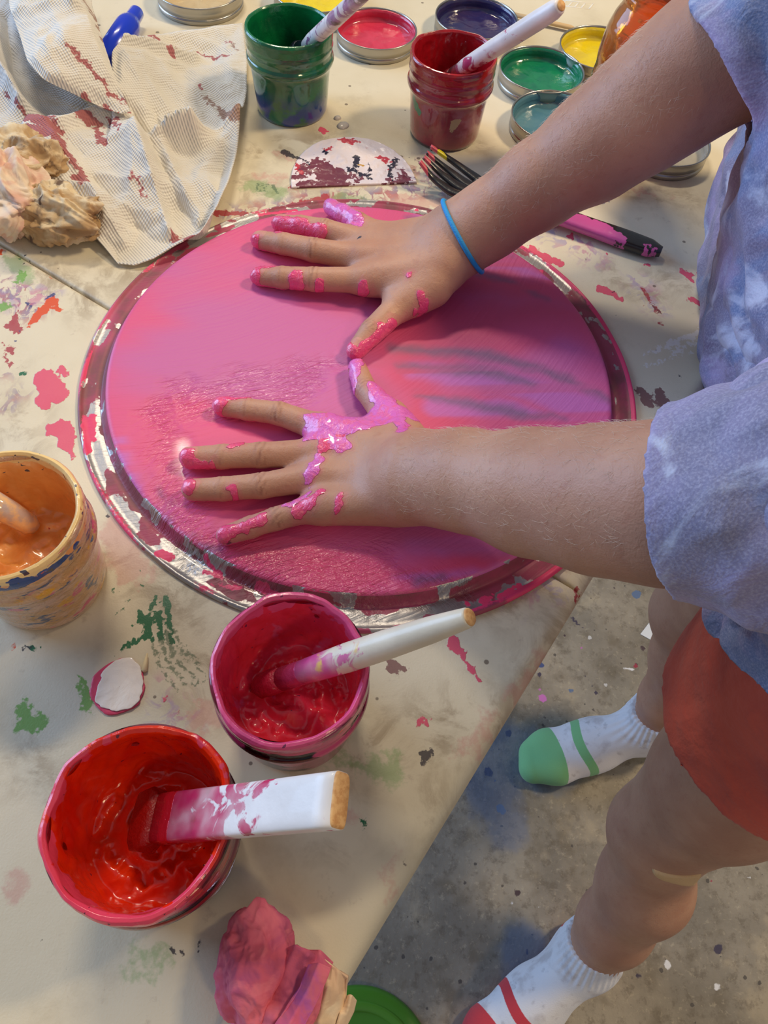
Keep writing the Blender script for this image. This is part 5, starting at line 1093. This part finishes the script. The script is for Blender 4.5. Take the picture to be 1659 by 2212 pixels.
def folds(V, N, a, b, amp, seed, f=150):
    d, t = near_seg(V, a, b); ax = (b - a) / np.linalg.norm(b - a); s = (V - a) @ ax
    lat = V - a - s[:, None] * ax
    w_ = noise(np.c_[lat * 9, s * 10], 1, seed) * 1.2
    return amp * (np.sin(s * f + w_ * 3.0 + noise(V, 22, seed + 1) * 4) * .6 + 1.2 * fbm(V, 28, 2, seed + 2))
def cloth(name, ps, h, mod, amp, seed, f, a, b, mt=None, thick=.0):
    V, Fq = sdf_mesh(ps, h, mod=mod); N = vnormals(V, Fq)
    if amp: V = V + N * folds(V, N, a, b, amp, seed, f)[:, None]
    return mesh(name, V, Fq, mt or SHIRT, PERSON)
hL = halfspace(lh0, axl); hR = halfspace(rh0, axr)
allp = sb + slL + slR
def dsub(ps, p): return field(ps, p)
def full_mod(p, d):
    b = np.maximum(field(sb, p), np.maximum(hem(p), neck(p))); l = field(slL, p); r = field(slR, p)
    inner = np.minimum(np.minimum(field(sb, p), l), r)
    out = smin(smin(b, np.maximum(l, hL(p)), .012), np.maximum(r, hR(p)), .012)
    return np.maximum(out, -(inner + .0045))
V, Fq = sdf_mesh(allp, .0021, mod=full_mod); N = vnormals(V, Fq)
fl_ = folds(V, N, pt(.3, .28, .6), pt(.29, .28, 1.0), .0050, 61, 60)
dl = field(slL, V); dr = field(slR, V)
wl = np.clip(1 - np.abs(dl) / .012, 0, 1); wr = np.clip(1 - np.abs(dr) / .012, 0, 1)
fl_ = fl_ * (1 - np.maximum(wl, wr)) + wl * folds(V, N, lh0, LA[6][0], .0048, 65, 75) * np.clip(-hL(V) / .03, .1, 1) + wr * folds(V, N, rh0, RA[8][0], .0042, 69, 130) * np.clip(-hR(V) / .02, .1, 1)
fl_ = fl_ + np.maximum(wl * np.clip(-hL(V) / .03, 0, 1), wr * np.clip(-hR(V) / .03, 0, 1)) * .0075 * (ridged(V * np.array([1, 1.6, 1]), 13, 2, 77) - .55)
V = V + N * fl_[:, None]
mesh('t_shirt', V, Fq, SHIRT, PERSON)
# shorts
CORAL = simple('coral_jersey', (208, 88, 66), .8, 0, 60, .003, c2=(190, 76, 60), cs=18, Sheen_Weight=.1)
tl = lrp(HL, KL, .50); tr = lrp(HR, KR, .45)
sh = [Prim(pt(.325, .20, .66), pt(.335, .335, .66), .088, .086, .04), Prim(pt(.325, .20, .74), pt(.335, .335, .74), .080, .080, .04), Prim(HL + pt(-.010, 0, 0), tl + (tl - HL) * .2 + pt(-.008, 0, 0), .098, .099, .03), Prim(HR, tr + (tr - HR) * .2, .088, .080, .03)]
nL = (KL - HL) / np.linalg.norm(KL - HL); nR = (KR - HR) / np.linalg.norm(KR - HR)
cutL = halfspace(lrp(HL, KL, .09), nL + np.array([.25, .15, 0])); cutR = halfspace(lrp(HR, KR, .30), nR)
waist = halfspace((.3, .27, .765), (0, 0, 1))
def sh_mod(p, d):
    left = p[:, 1] < (.27)
    c = np.where(left, cutL(p), cutR(p)); return np.maximum(np.maximum(d, -(d + .0065)), np.maximum(c, waist(p)))
V, Fq = sdf_mesh(sh, .0024, mod=sh_mod); N = vnormals(V, Fq); V = V + N * (folds(V, N, HL, KL, .0014, 81, 40))[:, None]
mesh('shorts', V, Fq, CORAL, PERSON)
# socks
def sock(prs, A, K, toe, name, toecol, second, stripe):
    ps = off([q for q in prs], .0022) + [Prim(A, lrp(A, K, .12), .031, .0335, .02)]
    cut = halfspace(lrp(A, K, .13), (K - A)); V, Fq = sdf_mesh(ps, .0018, mod=lambda p, d: np.maximum(d, cut(p))); N = vnormals(V, Fq)
    ax = (K - A) / np.linalg.norm(K - A); s = (V - A) @ ax; up = np.clip((s + .002) / .012, 0, 1) * (V[:, 2] > .06)
    rel = V - A; th = np.arctan2(rel @ np.cross(ax, [1, 0, 0]), rel @ np.cross(ax, np.cross(ax, [1, 0, 0]))); V = V + N * (up * .0008 * np.sin(th * 34))[:, None]
    V[:, 2] = np.maximum(V[:, 2], .0006)
    d = toe - A; d[2] = 0; L = np.linalg.norm(d); d /= L; t = (V - A)[:, :2] @ d[:2]; sd = (V - A)[:, 0] * -d[1] + (V - A)[:, 1] * d[0]
    tm = (t - L * .70) * 1000 + 120 * sd * 0; b2 = 6 - np.abs((t - L * .575) * 1000 + (sd * 1000) ** 2 * .010); sole = (.012 - V[:, 2]) * 1000
    hl = np.maximum((-.008 - t) * 1000 - np.clip(V[:, 2] - .05, 0, 1) * 600, -30)
    m = Mat(name + '_knit'); c = m.mixc(m.ramp(m.noise(40, 4), .5, .7), lin((226, 226, 232)), lin((200, 196, 200)))
    c = m.mixc(m.math('MULTIPLY', m.ramp(m.noise(55, 4, seed=3), .6, .7), .4), c, lin((150, 144, 150)))
    for a_, cc in (('sole', second), ('toe', toecol), ('band', toecol), ('heel', second)): c = m.mixc(m.am(a_, .5, .4, 500), c, lin(cc))
    mt = m.fin(c, .9, None, m.bump(m.noise(700, 3), .0005, .7), Sheen_Weight=.2)
    o = mesh('sock', V, Fq, mt, PERSON, dict(toe=tm, band=b2, sole=sole, heel=hl)); o['label'] = stripe
sock(FR, AR, KR, TR.copy(), 'green', (126, 190, 132), (170, 170, 40), 'white sock with green toe')
sock(FL, AL, KL, TL_.copy(), 'red', (206, 60, 70), (214, 70, 70), 'white sock with red toe')
# hair band on the wrist
a = P(958, 452, .045); b_ = P(1033, 574, .030)
wc = RA[1][0] * .62 + RA[2][0] * .38 * 1.0
axw = RA[2][0] - RA[1][0]; axw /= np.linalg.norm(axw)
def ring_on_body(center, ax, rad0, tube, name, mt, skew=(0, 0, 0)):
    n = np.array(ax) + np.array(skew); n /= np.linalg.norm(n); _, s, u = frame_from(n)
    th = np.linspace(0, 2 * np.pi, 96, endpoint=False); pts = []
    sel = [q for q in prims if np.linalg.norm(q.c - center) < q.R + .05]
    for t in th:
        d = math.cos(t) * s + math.sin(t) * u; r = np.linspace(.008, .06, 200); dd = field(sel, center + r[:, None] * d); k = np.argmax(dd > tube * .5); pts.append(center + d * r[k])
    pts = np.array(pts)
    for _ in range(3): pts = (np.roll(pts, 1, 0) + 2 * pts + np.roll(pts, -1, 0)) / 4
    rows = []
    for i in range(96):
        t_ = pts[(i + 1) % 96] - pts[i - 1]; t_ /= np.linalg.norm(t_); o_ = pts[i] - center; o_ -= (o_ @ t_) * t_; o_ /= np.linalg.norm(o_); c_ = np.cross(t_, o_)
        a_ = np.linspace(0, 2 * np.pi, 12, endpoint=False); rows.append(pts[i] + tube * (np.cos(a_)[:, None] * o_ + np.sin(a_)[:, None] * c_))
    V = np.concatenate(rows); i = np.arange(96)[:, None]; j = np.arange(12)[None]
    Fq = np.stack([i * 12 + j, i * 12 + (j + 1) % 12, ((i + 1) % 96) * 12 + (j + 1) % 12, ((i + 1) % 96) * 12 + j], -1).reshape(-1, 4)
    return mesh(name, V, Fq, mt, PERSON)
o = ring_on_body(RA[1][0], axw, .02, .0016, 'wrist_band', simple('blue_elastic', (20, 140, 206), .6, 0, 900, .0004)); o['label'] = 'bright blue elastic band on the right wrist'
# bandage on the knee
hair = Prim(pt(.262, .287, 1.15), pt(.275, .287, 1.165), .082, .088, .02); hairs = [hair, Prim(pt(.31, .287, 1.14), pt(.335, .285, 1.02), .055, .03, .03)]
fcut = halfspace((.205, .288, 1.15), (-1, 0, -.55))
V, Fq = sdf_mesh(hairs, .004, mod=lambda p, d: np.maximum(d, fcut(p))); mesh('hair', V, Fq, simple('brown_hair', (120, 84, 54), .55, 0, 200, .002, c2=(150, 110, 70), cs=120), PERSON)
bc = G(1462, 1872, .30); selk = prims
def patch(c, axu, axv, w_, h_, name, mt):
    # project a soft rectangle onto the body along the view side normal
    nrm = (CAM - c); nrm /= np.linalg.norm(nrm); u = axu / np.linalg.norm(axu); u = u - (u @ nrm) * nrm; u /= np.linalg.norm(u); v = np.cross(nrm, u)
    sel = [q for q in prims if np.linalg.norm(q.c - c) < q.R + .08]; rows = []
    nr, nt = 14, 48
    for i in range(nr + 1):
        for t in np.linspace(0, 2 * np.pi, nt, endpoint=False):
            s = i / nr; x = np.sign(math.cos(t)) * abs(math.cos(t)) ** .55 * w_ * s; y = np.sign(math.sin(t)) * abs(math.sin(t)) ** .55 * h_ * s
            o_ = c + u * x + v * y + nrm * .08; tt = np.linspace(0, .16, 320); dd = field(sel, o_ - tt[:, None] * nrm); hit = dd < (.0022 if s < .99 else .0002); k = int(np.argmax(hit)) if hit.any() else int(np.argmin(dd)); rows.append(o_ - tt[k] * nrm)
    return mesh(name, np.array(rows), grid_faces(nr + 1, nt, True), mt, PERSON)
o = patch(bc, RGT + UPV * -.25, UPV, .021, .015, 'knee_bandage', simple('bandage', (214, 176, 128), .7, 0, 500, .0005)); o['label'] = 'beige adhesive bandage below the left knee'

# fine pale hair on both forearms
def arm_hair():
    rs = np.random.RandomState(5); Vs = []; Fs = []
    for A_, B_, num in ((LA[1][0], LA[5][0], 700), (RA[2][0], RA[6][0], 700)):
        d, t = near_seg(BV, A_, B_); N_ = NB
        ok = np.where((t > .02) & (t < .98) & (d < .045) & (N_[:, 2] > .1))[0]; ids = rs.choice(ok, num)
        ax = (B_ - A_) / np.linalg.norm(B_ - A_)
        for i in ids:
            n = N_[i]; side = np.cross(n, ax) * rs.uniform(-1.0, 1.0); dr = -ax * .6 + side * .9 + rs.normal(size=3) * .25; dr -= (dr @ n) * n; dr /= np.linalg.norm(dr)
            L = rs.uniform(.003, .007); p0 = BV[i]; p1 = p0 + dr * L * .5 + n * .0009; p2 = p0 + dr * L + n * .0010; w_ = np.cross(dr, n); r = .000045
            k = len(Vs) * 7
            Vs.append(np.array([p0 + w_ * r, p0 - w_ * r, p0 + n * r * 2, p1 + w_ * r * .8, p1 - w_ * r * .8, p1 + n * r * 1.6, p2]))
            Fs += [(k, k + 1, k + 4, k + 3), (k + 1, k + 2, k + 5, k + 4), (k + 2, k, k + 3, k + 5), (k + 3, k + 4, k + 6), (k + 4, k + 5, k + 6), (k + 5, k + 3, k + 6)]
    o = mesh('arm_hair', np.concatenate(Vs), Fs, simple('pale_hair', (226, 206, 186), .35), PERSON); o['kind'] = 'stuff'
arm_hair()
